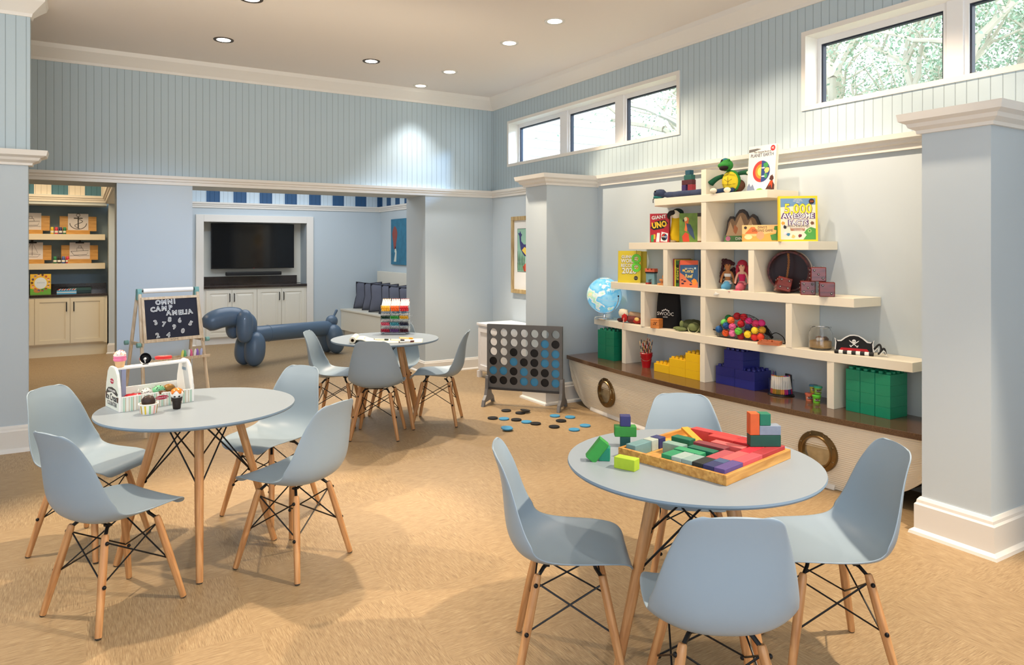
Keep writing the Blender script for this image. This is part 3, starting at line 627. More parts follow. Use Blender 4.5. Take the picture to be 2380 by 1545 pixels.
b = MB(); b.prism([(-.20, .70), (-.235, .745), (-.20, .735), (-.185, .765), (-.165, .735), (-.14, .72), (-.165, .69), (-.16, .64), (-.10, .6), (.02, .6), (.12, .55), (.1, .47), (0, .44), (-.1, .47), (-.17, .54), (-.19, .62)], -.016, -.014); obj('painted_whale', b, P(60, 60, 120), t)
b = MB(); b.prism([(-.14, .53), (-.05, .47), (.06, .46), (.08, .5), (0, .53), (-.08, .57)], -.0175, -.016); obj('painted_belly', b, P(236, 206, 90), t)
b = MB()
for k in range(5): x = -.235 + .035 * k; b.prism([(x, .28), (x - .01, .36), (x + .012, .42), (x - .004, .52), (x + .006, .42 - .001), (x + .0, .36), (x + .014, .28)], -.016, -.014)
obj('painted_seaweed', b, P(60, 110, 60), t, kind='stuff')
b = MB(); b.prism([(-.1, .275), (-.12, .33), (-.03, .39), (.05, .33), (.14, .38), (.22, .3), (.24, .275)], -.016, -.014); obj('painted_reef', b, P(210, 96, 70), t)
# left alcove cabinet run
t = thing('base_cabinet', 'long cream cabinet run with black pulls in the left alcove', 'cabinet', (0, 0, 0))
obj('cabinet_body', MB().box(-4.0, .268, 12.0, 12.59, .17, .855), creamw, t)
obj('toe_board', MB().box(-4.0, .268, 12.03, 12.3, 0, .17), creamw, t)
xs = [(.232 - .427 * (i + 1), .232 - .427 * i) for i in range(6)]; doors(t, xs, .19, .84, 12.0, creamw, False, [x[0] + .045 if i % 2 == 0 else x[1] - .045 for i, x in enumerate(xs)])
t = thing('stone_counter', 'dark stone counter with upstand in the left alcove', 'countertop', (0, 0, 0))
obj('slab', MB().box(-4.0, .268, 11.975, 12.59, .857, .892), dark_stone, t, bevel=.002); obj('upstand', MB().box(-4.0, .268, 12.55, 12.59, .892, 1.02), dark_stone, t)
for z, lab in ((1.76, 'thick white floating shelf in the left alcove, the upper one'), (1.33, 'thick white floating shelf in the left alcove, the lower one')):
    o = obj('floating_shelf', MB().box(-2.6, .245, 12.2, 12.598, z - .085, z), P(236, 228, 208, .5), bevel=.003); tag(o, lab, 'shelf', 'floating shelves in the alcove')
# things on those shelves (y about 12.4)
ink = P(50, 50, 56)
def page_art(t, kind, zc):
    y = -.0035
    if kind == 'anchor':
        parts = [([(-.006, -.08), (.006, -.08), (.006, .06), (-.006, .06)],), ([(-.045, .035), (.045, .035), (.045, .047), (-.045, .047)],)]
        b = MB()
        for (p,) in parts: b.prism([(x, z + zc) for x, z in p], y - .001, y)
        b.tube([(.085 * math.cos(a), y, zc - .02 + .07 * math.sin(a)) for a in [PI + PI * k / 14 for k in range(15)]], .004, 5); b.tube([(.018 * math.cos(a), y, zc + .078 + .018 * math.sin(a)) for a in [2 * PI * k / 12 for k in range(12)]], .003, 5, closed=True)
        b.tube([(.05 * math.sin(k * .7) * (1 - k * .04), y - .002, zc + .03 - .012 * k) for k in range(11)], .003, 5)
    elif kind == 'sail':
        b = MB(); b.tube([(0, y, zc - .06), (0, y, zc + .1)], .0025, 4); b.tube([(0, y, zc + .1), (-.07, y, zc - .03), (0, y, zc - .03)], .0018, 4); b.tube([(0, y, zc + .1), (.055, y, zc - .03), (0, y, zc - .03)], .0018, 4); b.tube([(-.08, y, zc - .045), (.08, y, zc - .045), (.05, y, zc - .075), (-.06, y, zc - .075), (-.08, y, zc - .045)], .0022, 4)
    else:
        b = MB(); b.tube([(-.09, y, zc - .01), (.09, y, zc), (.07, y, zc - .05), (-.06, y, zc - .055), (-.09, y, zc - .01)], .0028, 4); b.tube([(-.03, y, zc - .005), (-.03, y, zc + .03), (.03, y, zc + .03), (.035, y, zc)], .0024, 4); b.tube([(-.015, y, zc + .03), (-.015, y, zc + .055), (.015, y, zc + .055), (.015, y, zc + .03)], .0024, 4); b.tube([(-.1, y, zc - .065), (-.05, y, zc - .06), (0, y, zc - .068), (.05, y, zc - .06), (.1, y, zc - .066)], .002, 4)
    obj('line_drawing', b, ink, t)
def display(x, z, kind, clip, lab):
    t = thing('display_easel', lab, 'display easel', (x, 12.36, z), 0, 'bamboo display easels on the alcove shelves'); M = Matrix.Rotation(R(-8), 4, 'X')
    obj('backboard', MB(M).box(-.235, .235, 0, .014, .05, .27), bamboo, t, bevel=.002); obj('ledge', MB().box(-.15, .15, -.07, .03, 0, .06), bamboo, t, bevel=.002)
    pg = obj('paper_sheet', MB(M).box(-.13, .13, -.003, -.001, .062, .31), P(228, 226, 232), t)
    q = MB(M); 
    page_art(pg, kind, 0)
    for c in pg.children: c.matrix_local = M @ Matrix.Translation((0, 0, .19)) @ Matrix.Diagonal((1.25, 1, 1.25, 1))
    if clip:
        obj('clip', MB(M).box(-.055, .055, -.012, .018, .298, .316).box(-.014, .014, -.006, .008, .316, .345), black_m, t)
display(-.10, 1.76, 'anchor', False, 'bamboo easel holding an anchor drawing on the upper alcove shelf')
display(-.69, 1.76, 'boat', False, 'bamboo easel holding a ship drawing on the upper alcove shelf')
display(-.08, 1.33, 'boat', True, 'bamboo easel with black clip and tugboat drawing on the lower alcove shelf')
display(-.67, 1.33, 'sail', True, 'bamboo easel with black clip and sailboat drawing on the lower alcove shelf')
cols = {'yellow': (232, 190, 50), 'red': (206, 50, 70), 'navy': (40, 44, 100), 'green': (30, 120, 70), 'black': (24, 24, 28), 'blue': (60, 90, 160), 'crimson': (200, 40, 70)}
for x0, z, cs, sh in ((-.425, 1.76, ('yellow', 'red', 'navy', 'green'), 'upper'), (-.39, 1.33, ('green', 'black', 'blue', 'crimson'), 'lower')):
    for i, c in enumerate(cs):
        t = thing('paint_bottle', '%s paint bottle in the row on the %s alcove shelf' % (c, sh), 'paint bottle', (x0 + .052 * i, 12.33, z), 0, 'small paint bottles on the alcove shelves')
        obj('bottle_body', MB().lathe([(.02, 0), (.022, .004), (.022, .07), (.018, .078)], 14), P(*cols[c], .3), t, smooth=True); obj('cap', MB().lathe([(.019, .078), (.019, .1), (.016, .103)], 14), P(*[min(255, v + 50) for v in cols[c]], .4), t, smooth=True)
        obj('bottle_label', MB().lathe([(.0224, .02), (.0224, .05)], 14, cap=False), whitep, t, smooth=True)
t = thing('picture_book', 'bright picture book with children around a pale oval, standing on the alcove counter', 'book', (-.56, 12.2, .892), 0, rx=-6)
obj('cover', MB().box(-.125, .125, 0, .02, 0, .29), P(240, 196, 60), t); b = MB(); b.prism(disc_poly(0, .16, .075, 24, 1, 1.1), -.001, 0); obj('cover_panel', b, P(226, 238, 246), t)
b = MB(); b.prism([(-.125, 0), (.125, 0), (.125, .07), (.05, .09), (-.04, .06), (-.125, .085)], -.0008, 0); obj('cover_grass', b, P(110, 176, 60), t)
rnd = random.Random(2)
for k in range(14):
    a = k / 14 * 2 * PI; x, z = .103 * math.cos(a), .16 + .115 * math.sin(a); b = MB(); b.prism(disc_poly(x, z, .014, 10), -.002, -.001); hd = obj('drawn_face', b, P(*rnd.choice([(240, 200, 170), (170, 110, 80), (120, 76, 50), (226, 170, 130)])), t)
    b = MB(); b.prism(disc_poly(x, z + .008, .016, 10, 1, .7, 0, 180), -.0028, -.002); obj('drawn_hair', b, P(*rnd.choice([(40, 30, 24), (90, 50, 30), (220, 60, 50), (40, 80, 160)])), hd)
b = MB(); b.tube([(-.045 + .0065 * k, -.0014, .165 + .009 * math.sin(k * 2.1)) for k in range(15)], .0012, 4); obj('cover_title', b, P(60, 120, 160), t)
b = MB(); b.prism(disc_poly(-.04, .05, .035, 14, 1.3, .8), -.002, -.0008); obj('drawn_pet', b, P(200, 130, 60), t)
t = thing('crayon_box', 'open light blue box of crayons lying on the alcove counter', 'crayon box', (-.24, 12.12, .892), 0, group='open boxes of crayons on the alcove counter')
obj('carton', MB().box(-.12, .12, -.06, .06, 0, .05), P(90, 170, 214), t); obj('carton_stripe', MB().box(-.121, .121, -.061, -.06, .018, .03), whitep, t)
for k in range(14): obj('crayon', MB().cyl((-.105 + .0155 * k, -.05, .058), (-.09 + .0155 * k, .05, .066), .0065, seg=8), P(*[(200, 60, 50), (240, 240, 236), (60, 90, 150), (230, 230, 220)][k % 4]), t)
t = thing('game_box', 'flat dark teal box behind the crayon box on the alcove counter', 'box', (-.08, 12.33, .892), 4)
obj('box_body', MB().box(-.14, .14, -.09, .09, 0, .04), P(40, 66, 70), t, bevel=.003); obj('box_lid', MB().box(-.143, .143, -.093, .093, .035, .075), P(56, 90, 84), t, bevel=.003)

# ================================================================== BALLOON DOG
dogm = mat('slate_blue_resin', lin(92, 114, 138), .32, coat=.15)
t = thing('balloon_dog_sculpture', 'big slate blue balloon dachshund sculpture standing on the back room floor', 'sculpture', (1.84, 9.81, 0), 23.5)
def sausage(name, p0, p1, r, parent=t, k=.75, n=24):
    p0, p1 = Vector(p0), Vector(p1); d = p1 - p0; L = d.length; prof = []
    for i in range(n + 1):
        a = i / n; z = L * (.5 - .5 * math.cos(PI * a)); e = abs(2 * z / L - 1); rr = r * max(0, 1 - e ** (L / r * k)) ** .5; prof.append((rr, z))
    return obj(name, MB().lathe(prof, 32, Matrix.Translation(p0) @ d.to_track_quat('Z', 'Y').to_matrix().to_4x4(), cap=False), dogm, parent, smooth='all')
sausage('front_leg', (.0, -.12, .003), (.05, -.09, .45), .135); sausage('front_leg', (.0, .12, .003), (.05, .09, .45), .135)
sausage('rear_leg', (1.42, -.11, .003), (1.34, -.09, .43), .13); sausage('rear_leg', (1.42, .11, .003), (1.34, .09, .43), .13)
sausage('body', (.02, 0, .405), (1.40, 0, .375), .11, k=1.5)
obj('body_seam', MB().tube([(.30, .111 * math.cos(a), .399 + .111 * math.sin(a)) for a in [2 * PI * k / 32 for k in range(32)]], .003, 6, closed=True), dogm, t, smooth=True)
sausage('neck', (.0, .0, .36), (-.02, 0, .70), .12)
# snout bends over and down
pts = []; rad = []
for i in range(15):
    a = i / 14; pts.append((-.06 - .52 * a, .10 * a, (.635 + .07 * math.sin(a * PI * .62) - .14 * a ** 2.2))); rad.append(.128 * (max(.0001, 1 - abs(2 * a - 1) ** 5)) ** .5)
obj('snout', MB().tube(pts, .13, 28, radii=rad), dogm, t, smooth='all')
sausage('ear', (-.16, -.15, .33), (-.14, -.13, .76), .105); sausage('ear', (-.13, .15, .36), (-.12, .13, .76), .1)
obj('tail_knot', MB().ball((1.40, 0, .47), .09, (1, 1, 1), 24), dogm, t, smooth='all')
obj('tail_tip', MB().cyl((1.44, 0, .54), (1.49, 0, .62), .016, .021, 14).ball((1.49, 0, .62), .021, seg=10), dogm, t, smooth=True)

# ================================================================== EASEL
t = thing('childrens_easel', 'pale wooden children easel with magnetic blackboard and chalk tray by the pier', 'easel', (.615, 6.83, 0), 17)
W = .243; M = Matrix.Rotation(R(-9), 4, 'X')
for s in (-1, 1):
    obj('leg', MB().cyl((s * (W + .035), -.235, 0), (s * W, -.02, 1.17), .0145, seg=8), palewood, t)
    obj('leg', MB().cyl((s * (W + .035), .30, 0), (s * W, .03, 1.17), .0145, seg=8), palewood, t)
    k = MB(); k.prism([(-.02, 1.12), (.02, 1.12), (.024, 1.19), (.018, 1.215), (-.018, 1.215), (-.024, 1.19)], s * W - .018, s * W + .018, 'yz'); obj('roll_bracket', k, P(120, 168, 164), t, bevel=.003)
    obj('side_brace', MB().box(s * (W + .012) - .008, s * (W + .012) + .008, -.13, .15, .74, .765), palewood, t)
    obj('wing_nut', MB().cyl((s * (W + .03), -.12, .752), (s * (W + .06), -.12, .752), .02, seg=8), P(120, 168, 164), t); obj('wing_nut', MB().cyl((s * (W + .03), .15, .752), (s * (W + .06), .15, .752), .02, seg=8), P(120, 168, 164), t)
obj('paper_roll', MB().lathe([(.018, -.21), (.02, -.21), (.02, .21), (.018, .21)], 16, Matrix.Translation((0, 0, 1.195)) @ Matrix.Rotation(PI / 2, 4, 'Y')), whitep, t, smooth=True)
obj('roll_rod', MB().cyl((-.235, 0, 1.195), (.235, 0, 1.195), .006, seg=8), black_m, t)
# front board
def fy(z): return -.235 + .215 * z / 1.17
Mb = Matrix.Translation((0, fy(.955) - .016, .955)) @ Matrix.Rotation(-math.atan(.215 / 1.17), 4, 'X'); hw, hh = .222, .168
b = MB(Mb)
for a in ((-hw - .022, hw + .022, hh, hh + .022), (-hw - .022, hw + .022, -hh - .028, -hh), (-hw - .022, -hw, -hh, hh), (hw, hw + .022, -hh, hh)): b.box(a[0], a[1], -.014, .010, a[2], a[3])
obj('board_frame', b, palewood, t, bevel=.002)
bd = obj('blackboard', MB(Mb).box(-hw, hw, -.006, .002, -hh, hh), P(24, 26, 44, .55), t)
o = text('maker_text', 'TINY LAND', .013, 0, 0, 0, P(90, 80, 70), t, rot=Mb @ Matrix.Translation((0, -.0146, -hh - .014)) @ Matrix.Rotation(PI / 2, 4, 'X'))
b = MB(); b.box(-.262, .262, fy(.63) - .11, fy(.63) + .0, .61, .617); b.box(-.262, .262, fy(.63) - .118, fy(.63) - .108, .61, .632); b.box(-.262, .262, fy(.63) - .004, fy(.63) + .006, .61, .632); obj('chalk_tray', b, palewood, t)
eM = Matrix.Translation((.615, 6.83, 0)) @ Matrix.Rotation(R(17), 4, 'Z')
# magnetic letters and digits stuck on the blackboard
mg = 'white magnetic letters and digits on the blackboard'
def magnet(ch, x, z, a, size=.055):
    x *= .8; z = z * .67 - .009
    T = eM @ Mb @ Matrix.Translation((x, -.0075, z)) @ Matrix.Rotation(R(a), 4, 'Y') @ Matrix.Rotation(PI / 2, 4, 'X')
    word = 'digit' if ch.isdigit() else 'letter'
    o = text('magnetic_' + word, ch, size, 0, 0, 0, whitep, None, bold=.055, ext=.002, rot=Matrix()); o.matrix_world = T
    i = text('outline', ch, size, 0, 0, 0, P(70, 84, 96), o, bold=-.012, ext=.0026, rot=Matrix())
    return o
used = {}
def ml(ch, x, z, a, where): tag(magnet(ch, x, z, a), 'white magnetic %s %s, %s' % ('digit' if ch.isdigit() else 'letter', ch, where), 'magnet', mg)
for ch, x, z, a, wh in (('O', -.135, .222, 0, 'first in the top word'), ('M', -.075, .222, 0, 'second in the top word'), ('N', -.012, .224, 0, 'third in the top word'), ('I', .035, .226, 0, 'last in the top word'),
                        ('C', -.195, .135, -4, 'first of the middle word'), ('A', -.14, .14, 0, 'second of the middle word'), ('M', -.078, .142, 4, 'third of the middle word'), ('P', -.012, .15, 0, 'ending the middle word, slightly raised'),
                        ('A', -.035, .08, 0, 'first of the lower word'), ('M', .028, .078, 0, 'second of the lower word'), ('E', .085, .076, 0, 'third of the lower word'), ('L', .125, .078, 0, 'fourth of the lower word'), ('I', .155, .078, 0, 'fifth of the lower word'), ('A', .195, .08, -8, 'last of the lower word, tilted'),
                        ('3', -.175, -.03, -18, 'tilted at the left edge'), ('7', -.095, -.06, 10, 'below the middle word'), ('8', -.03, -.005, 8, 'right above the 7'), ('6', .075, -.025, 0, 'right of the 8'), ('9', .012, -.105, 4, 'in the centre of the board'),
                        ('5', .19, -.075, 30, 'turned, at the right edge'), ('2', -.165, -.195, -12, 'in the bottom left'), ('4', -.055, -.2, 10, 'in the bottom middle'), ('0', .1, -.165, 14, 'in the lower right')):
    ml(ch, x, z, a, wh)
for i, (c, nm) in enumerate((((232, 226, 120), 'yellow'), ((110, 190, 140), 'green'), ((226, 226, 230), 'white'), ((230, 110, 150), 'pink'), ((238, 238, 240), 'bright white'), ((150, 110, 200), 'violet'), ((180, 190, 226), 'pale blue'))):
    x = .055 + .027 * i; p = eM @ Vector((x, fy(.63) - .03, .6175))
    o = obj('chalk_stick', MB().lathe([(.0105, 0), (.011, .04), (.009, .052), (.003, .064)], 12), P(*c, .8), None, smooth=True); o.location = p; o.rotation_euler = (R(8), R((-1) ** i * 5), 0)
    tag(o, '%s stub of chalk standing in the easel tray' % nm, 'chalk', 'coloured chalks in the easel tray')
o = obj('board_eraser', MB().box(-.06, .06, -.02, .02, 0, .024), P(150, 176, 176), bevel=.005); o.location = eM @ Vector((-.13, fy(.63) - .055, .6175)); o.rotation_euler = (0, 0, R(20)); tag(o, 'pale teal eraser lying in the easel tray', 'eraser')

# ================================================================== FOUR IN A ROW GAME
pL = Vector((3.445, 6.20, 0)); pR = Vector((3.955, 5.60, 0)); ax = (pR - pL); L = ax.length; ang = math.atan2(ax.y, ax.x)
mid = (pL + pR) / 2; gm = mat('grey_game_board', lin(112, 112, 112), .55, var=.15, vscale=40)
t = thing('four_in_a_row_game', 'large grey floor standing four in a row game board with round holes', 'game', mid, math.degrees(ang))
NW, NH = 7, 6; bw, b0, b1 = L * .985, .17, .80; px, pz = bw / 7.25, (b1 - b0 - .05) / 6.15; r = .041
# each face panel is one mesh with real holes
def panel(y):
    b = MB(); z0 = b0 + .03; hole = []
    xs = [(-3 + i) * px for i in range(7)]; zs = [z0 + pz * (.5 + j) for j in range(6)]; n = 20
    for x in xs:
        for z in zs:
            C_ = [(x + r * math.cos(2 * PI * k / n), y, z + r * math.sin(2 * PI * k / n)) for k in range(n)]
            S_ = []
            for k in range(n):
                a = 2 * PI * k / n; c, s = math.cos(a), math.sin(a); m = min(px / 2 / max(abs(c), 1e-6), pz / 2 / max(abs(s), 1e-6)); S_.append((x + c * m, y, z + s * m))
            # snap corners
            for cx in (-1, 1):
                for cz in (-1, 1):
                    a = math.atan2(cz * pz, cx * px) % (2 * PI); k = round(a / (2 * PI) * n) % n; S_[k] = (x + cx * px / 2, y, z + cz * pz / 2)
            b.grid([S_, C_], closed=True)
    xa, xb, za, zb_ = xs[0] - px / 2, xs[-1] + px / 2, zs[0] - pz / 2, zs[-1] + pz / 2
    for a in ((-bw / 2, xa, b0, b1), (xb, bw / 2, b0, b1), (xa, xb, b0, za), (xa, xb, zb_, b1)): b.quad([(a[0], y, a[2]), (a[1], y, a[2]), (a[1], y, a[3]), (a[0], y, a[3])])
    bmesh.ops.remove_doubles(b.bm, verts=b.bm.verts, dist=.0004); return b, xs, zs
for y in (-.014, .014):
    b, xs, zs = panel(y); obj('face_panel', b, gm, t, solid=.006)
b = MB(); b.box(-bw / 2, -bw / 2 + .012, -.012, .012, b0, b1); b.box(bw / 2 - .012, bw / 2, -.012, .012, b0, b1); obj('edge_frame', b, gm, t)
obj('release_bar', MB().box(-bw / 2 + .02, bw / 2 - .02, -.03, .03, b0 - .018, b0 - .002), P(60, 60, 62), t)
for s in (-1, 1):
    b = MB(); x = s * (bw / 2 - .005)
    b.prism([(-.16, 0), (-.12, 0), (-.105, .035), (.105, .035), (.12, 0), (.16, 0), (.13, .06), (.075, .10), (.05, .16), (.04, .26), (.03, .29), (-.03, .29), (-.04, .26), (-.05, .16), (-.075, .10), (-.13, .06)], x - .016, x + .016, 'yz'); obj('stand_foot', b, P(120, 120, 122), t, bevel=.004)
G = ['.......', '.....bk', '..k.kbb', 'k.bkkbb', 'bbkbkkb', 'kkkbbkb']
dk = MB().lathe([(.046, -.005), (.0475, -.003), (.0475, .003), (.046, .005)], 28, Matrix.Rotation(PI / 2, 4, 'X'))
dk2 = MB().lathe([(.046, -.005), (.0475, -.003), (.0475, .003), (.046, .005)], 28, Matrix.Rotation(PI / 2, 4, 'X'))
pk_b = obj('game_disc', dk, P(70, 150, 196, .45)); pk_k = obj('game_disc', dk2, P(20, 20, 22, .45)); first = {'b': True, 'k': True}
gM = Matrix.Translation(mid) @ Matrix.Rotation(ang, 4, 'Z'); rown = ['top', 'second', 'third', 'fourth', 'fifth', 'bottom']; coln = ['leftmost', 'second', 'third', 'middle', 'fifth', 'sixth', 'rightmost']
for j, row in enumerate(G):
    for i, c in enumerate(row):
        if c == '.': continue
        s = {'b': pk_b, 'k': pk_k}[c]; o = s if first[c] else s.copy()
        if not first[c]: C.objects.link(o)
        first[c] = False; o.matrix_world = gM @ Matrix.Translation((xs[i], 0, zs[5 - j]))
        tag(o, '%s disc in the game board, %s column, %s row' % ({'b': 'blue', 'k': 'black'}[c], coln[i], rown[j]), 'game disc', 'discs dropped into the game board')
flo = [((3.446, 5.823), 'k', 'farthest black disc, near the left stand'), ((3.51, 5.67), 'k', 'black disc lying flat under another black disc'), ((3.563, 5.682), 'k2', 'black disc resting tilted on top of another one'), ((3.188, 5.629), 'k', 'leftmost black disc on the floor'), ((3.262, 5.552), 'b', 'blue disc between the leftmost black discs'),
       ((3.34, 5.465), 'k', 'black disc beside the middle blue one'), ((3.376, 5.349), 'b', 'blue disc touching a black disc in the middle'), ((3.414, 5.257), 'k', 'black disc touching the middle blue disc'), ((3.723, 5.405), 'b', 'blue disc nearest the right stand'), ((3.815, 5.292), 'b', 'blue disc at the far right of the group'),
       ((3.664, 5.222), 'k', 'black disc right of centre, among blue ones'), ((3.493, 5.082), 'k', 'frontmost black disc'), ((3.747, 4.973), 'b', 'blue disc at the right front edge'), ((3.583, 4.911), 'b', 'blue disc closest to the puzzle table'), ((3.121, 5.269), 'b', 'blue disc at the left front, overlapping another'), ((3.090, 5.20), 'b2', 'blue disc mostly hidden behind the left chair back')]
for (x, y), c, lab in flo:
    o = (pk_b if c[0] == 'b' else pk_k).copy(); C.objects.link(o); z = .0062
    if c == 'k2': o.matrix_world = Matrix.Translation((x + .01, y, .0205)) @ Matrix.Rotation(R(8), 4, 'Y') @ Matrix.Rotation(PI / 2, 4, 'X')
    else: o.matrix_world = Matrix.Translation((x, y, z if c != 'b2' else .017)) @ Matrix.Rotation(PI / 2, 4, 'X')
    tag(o, lab + ' on the floor' if 'floor' not in lab else lab, 'game disc', 'loose game discs on the floor')
# white storage cupboard behind the game
t = thing('storage_cupboard', 'low white storage cupboard in the corner behind the game board', 'cupboard', (4.26, 7.28, 0), 0)
b = MB(); b.box(-.18, .29, -.27, .27, .08, .62); obj('cupboard_body', b, P(244, 244, 246, .4), t); obj('cupboard_top', MB().box(-.20, .295, -.29, .29, .625, .655), P(246, 246, 248, .4), t, bevel=.004)
for sx in (-1, 1):
    for sy in (-1, 1): obj('leg', MB().box(.055 + sx * .235 - .025, .055 + sx * .235 + .025, sy * .245 - .025, sy * .245 + .025, 0, .08), P(244, 244, 246, .4), t)
def pan(b, f, a, c, z0, z1, s=.05):
    for q in ((a, c, z0, z0 + s), (a, c, z1 - s, z1), (a, a + s, z0 + s, z1 - s), (c - s, c, z0 + s, z1 - s)): f(*q)
b = MB(); pan(b, lambda a, c, z, zz: b.box(-.192, -.18, a, c, z, zz), -.26, .26, .1, .6); obj('side_panel', b, P(244, 244, 246, .4), t)
b = MB(); pan(b, lambda a, c, z, zz: b.box(a, c, -.282, -.27, z, zz), -.17, .28, .1, .6); obj('door', b, P(244, 244, 246, .4), t)
# ================================================================== TOY COUNTER ON THE LEFT TABLE
def spr(name, bmode): pass
stripe_toy = bpy.data.materials.new('toy_stripes'); stripe_toy.use_nodes = True
def stripes(m, axis, step, cols, base):
    nt = m.node_tree; b = nt.nodes['Principled BSDF']; L = nt.links; tc = nt.nodes.new('ShaderNodeTexCoord'); sp = nt.nodes.new('ShaderNodeSeparateXYZ'); L.new(tc.outputs['Object'], sp.inputs[0])
    d = nt.nodes.new('ShaderNodeMath'); d.operation = 'DIVIDE'; L.new(sp.outputs[axis], d.inputs[0]); d.inputs[1].default_value = step; f = nt.nodes.new('ShaderNodeMath'); f.operation = 'FRACT'; L.new(d.outputs[0], f.inputs[0])
    cr_ = nt.nodes.new('ShaderNodeValToRGB'); cr_.color_ramp.interpolation = 'CONSTANT'; e = cr_.color_ramp.elements; e[0].position = 0; e[0].color = (*base, 1); e[1].position = cols[0][0]; e[1].color = (*cols[0][1], 1)
    for p, c in cols[1:]: k = e.new(p); k.color = (*c, 1)
    L.new(f.outputs[0], cr_.inputs[0]); L.new(cr_.outputs[0], b.inputs['Base Color']); b.inputs['Roughness'].default_value = .4
cw = lin(240, 240, 232); cg_ = lin(186, 214, 196); co = lin(168, 140, 70)
stripes(stripe_toy, 0, .036, [(.22, co), (.28, cw), (.45, cg_), (.72, cw), (.78, co), (.84, cw)], cw)
stripe_side = bpy.data.materials.new('toy_stripes_side'); stripe_side.use_nodes = True; stripes(stripe_side, 1, .020, [(.4, lin(160, 160, 150)), (.46, cw), (.7, cg_)], cw)
t = thing('toy_ice_cream_counter', 'white wooden toy ice cream counter with striped sides on the left table', 'toy', (.14, 3.975, TT), 15)
Wc, Dc, Hc = .363, .213, .215
side = [(0, 0), (Dc, 0), (Dc, .05), (Dc - .012, .12), (Dc - .035, .185), (Dc - .06, .208), (Dc - .08, Hc), (.08, Hc), (.06, .208), (.035, .185), (.012, .12), (0, .05)]
for x0, lb in ((0, 'left'), (Wc - .012, 'right')):
    s = obj('side_panel', MB().prism(side, x0, x0 + .012, 'yz'), whitep, t, bevel=.002)
    if x0 == 0:
        obj('printed_stripes', MB().prism([(.006 + y * (Dc - .012) / Dc, .004 + z * .96) for y, z in side], -.0006, 0, 'yz'), stripe_side, s)
        rt = Matrix.Rotation(-PI / 2, 4, 'Z') @ Matrix.Rotation(PI / 2, 4, 'X')
        b = MB(); b.prism([(y + .0, z) for y, z in [(Dc - .02, .085), (Dc - .05, .105), (Dc / 2, .112), (.05, .105), (.02, .085), (.03, .075), (Dc / 2, .088), (Dc - .03, .075)]], -.0016, -.0006, 'yz'); obj('printed_ribbon', b, P(60, 56, 52), s)
        b = MB(); b.prism(disc_poly(Dc / 2, .142, .026, 20, 1, .5), -.0016, -.0006, 'yz'); obj('printed_logo', b, P(180, 40, 70), s)
        obj('printed_plate', MB().prism(disc_poly(Dc / 2, .055, .085, 24, 1, .36), -.0012, -.0006, 'yz'), P(232, 234, 224), s)
        text('ribbon_text', 'SCOOP & SERVE', .015, -.0018, Dc / 2, .094, whitep, s, rot=rt); text('logo_text', 'Melissa & Doug', .0075, -.0018, Dc / 2, .142, whitep, s, rot=rt)
        text('title_text', 'Ice Cream', .044, -.0018, Dc / 2, .06, P(30, 30, 34), s, rot=rt, bold=.01, sz=1.1); text('subtitle_text', 'COUNTER', .03, -.0018, Dc / 2, .028, P(90, 90, 92), s, rot=rt)
        b = MB(); b.prism([(Dc - .03, .08), (Dc - .012, .08), (Dc - .016, .055), (Dc - .026, .055)], -.0018, -.0006, 'yz'); b.prism([(.012, .07), (.032, .07), (.028, .045), (.016, .045)], -.0018, -.0006, 'yz'); obj('printed_cones', b, P(120, 80, 56), s, kind='stuff')
    else:
        pass
obj('front_panel', MB().prism([(.012, 0), (Wc - .012, 0), (Wc - .012, .066), (.205, .064), (.198, .058), (.19, .058), (.185, .072), (.012, .070)], 0, .008, 'xz').box(.012, .02, .002, .009, .068, .072), [stripe_toy], t)
obj('front_edge', MB().box(.012, .185, -.0004, .0084, .0695, .0735), whitep, t); obj('front_edge', MB().box(.20, Wc - .012, -.0004, .0084, .0635, .0675), whitep, t)
b = MB(); b.prism(disc_poly(.20, .045, .032, 20, 1, .33), -.0012, 0); lg = obj('logo_badge', b, P(180, 40, 70), t); text('badge_text', 'Melissa & Doug', .0088, .20, -.0016, .045, whitep, lg)
obj('back_panel', MB().box(.012, Wc - .012, Dc - .008, Dc, 0, .085), whitep, t); obj('base_board', MB().box(.012, Wc - .012, .008, Dc - .008, 0, .008), P(210, 214, 214), t)
b = MB(); b.box(.012, Wc - .012, .075, Dc - .075, .198, .208); obj('top_shelf', b, whitep, t, bevel=.002)
obj('inner_divider', MB(Matrix.Translation((.12, Dc / 2, 0)) @ Matrix.Rotation(R(-20), 4, 'Z')).box(-.002, .002, -.09, .09, .008, .07), P(190, 186, 192), t)
obj('scoop_slot', MB().box(.035, .055, .078, .092, .06, .203), P(150, 158, 190), t)
obj('hand_hole', MB().box(Wc - .0135, Wc - .0115, Dc / 2 - .025, Dc / 2 + .025, .155, .17), P(150, 170, 190), t, bevel=.004)
tm = Matrix.Translation((.14, 3.975, TT)) @ Matrix.Rotation(R(15), 4, 'Z')
def scoop(name, lab, cat, lx, ly, lz, r, col, spots=None, group=None, flat=.85):
    t = thing(name, lab, cat, tm @ Vector((lx, ly, lz)), 0, group); obj('scoop_ball', MB().ball((0, 0, r * .72), r, (1, 1, flat), 24, jit=.04), P(*col, .35), t, smooth='all')
    b = MB(); b.lathe([(r * .9, r * .02), (r * 1.06, r * .14), (r * 1.0, r * .34)], 20, cap=True); obj('scoop_rim', b, P(*col, .35), t, smooth=True)
    if spots:
        rnd = random.Random(int(lx * 999)); b = MB()
        for k in range(22):
            a, e = rnd.uniform(0, 6.28), rnd.uniform(.1, 1.3); d = Vector((math.cos(a) * math.cos(e), math.sin(a) * math.cos(e), math.sin(e) * flat)); b.ball(Vector((0, 0, r * .72)) + d * r * .99, r * .1, (1, 1, .7), 6)
        obj('chips', b, P(*spots, .4), t, kind='stuff')
    return t
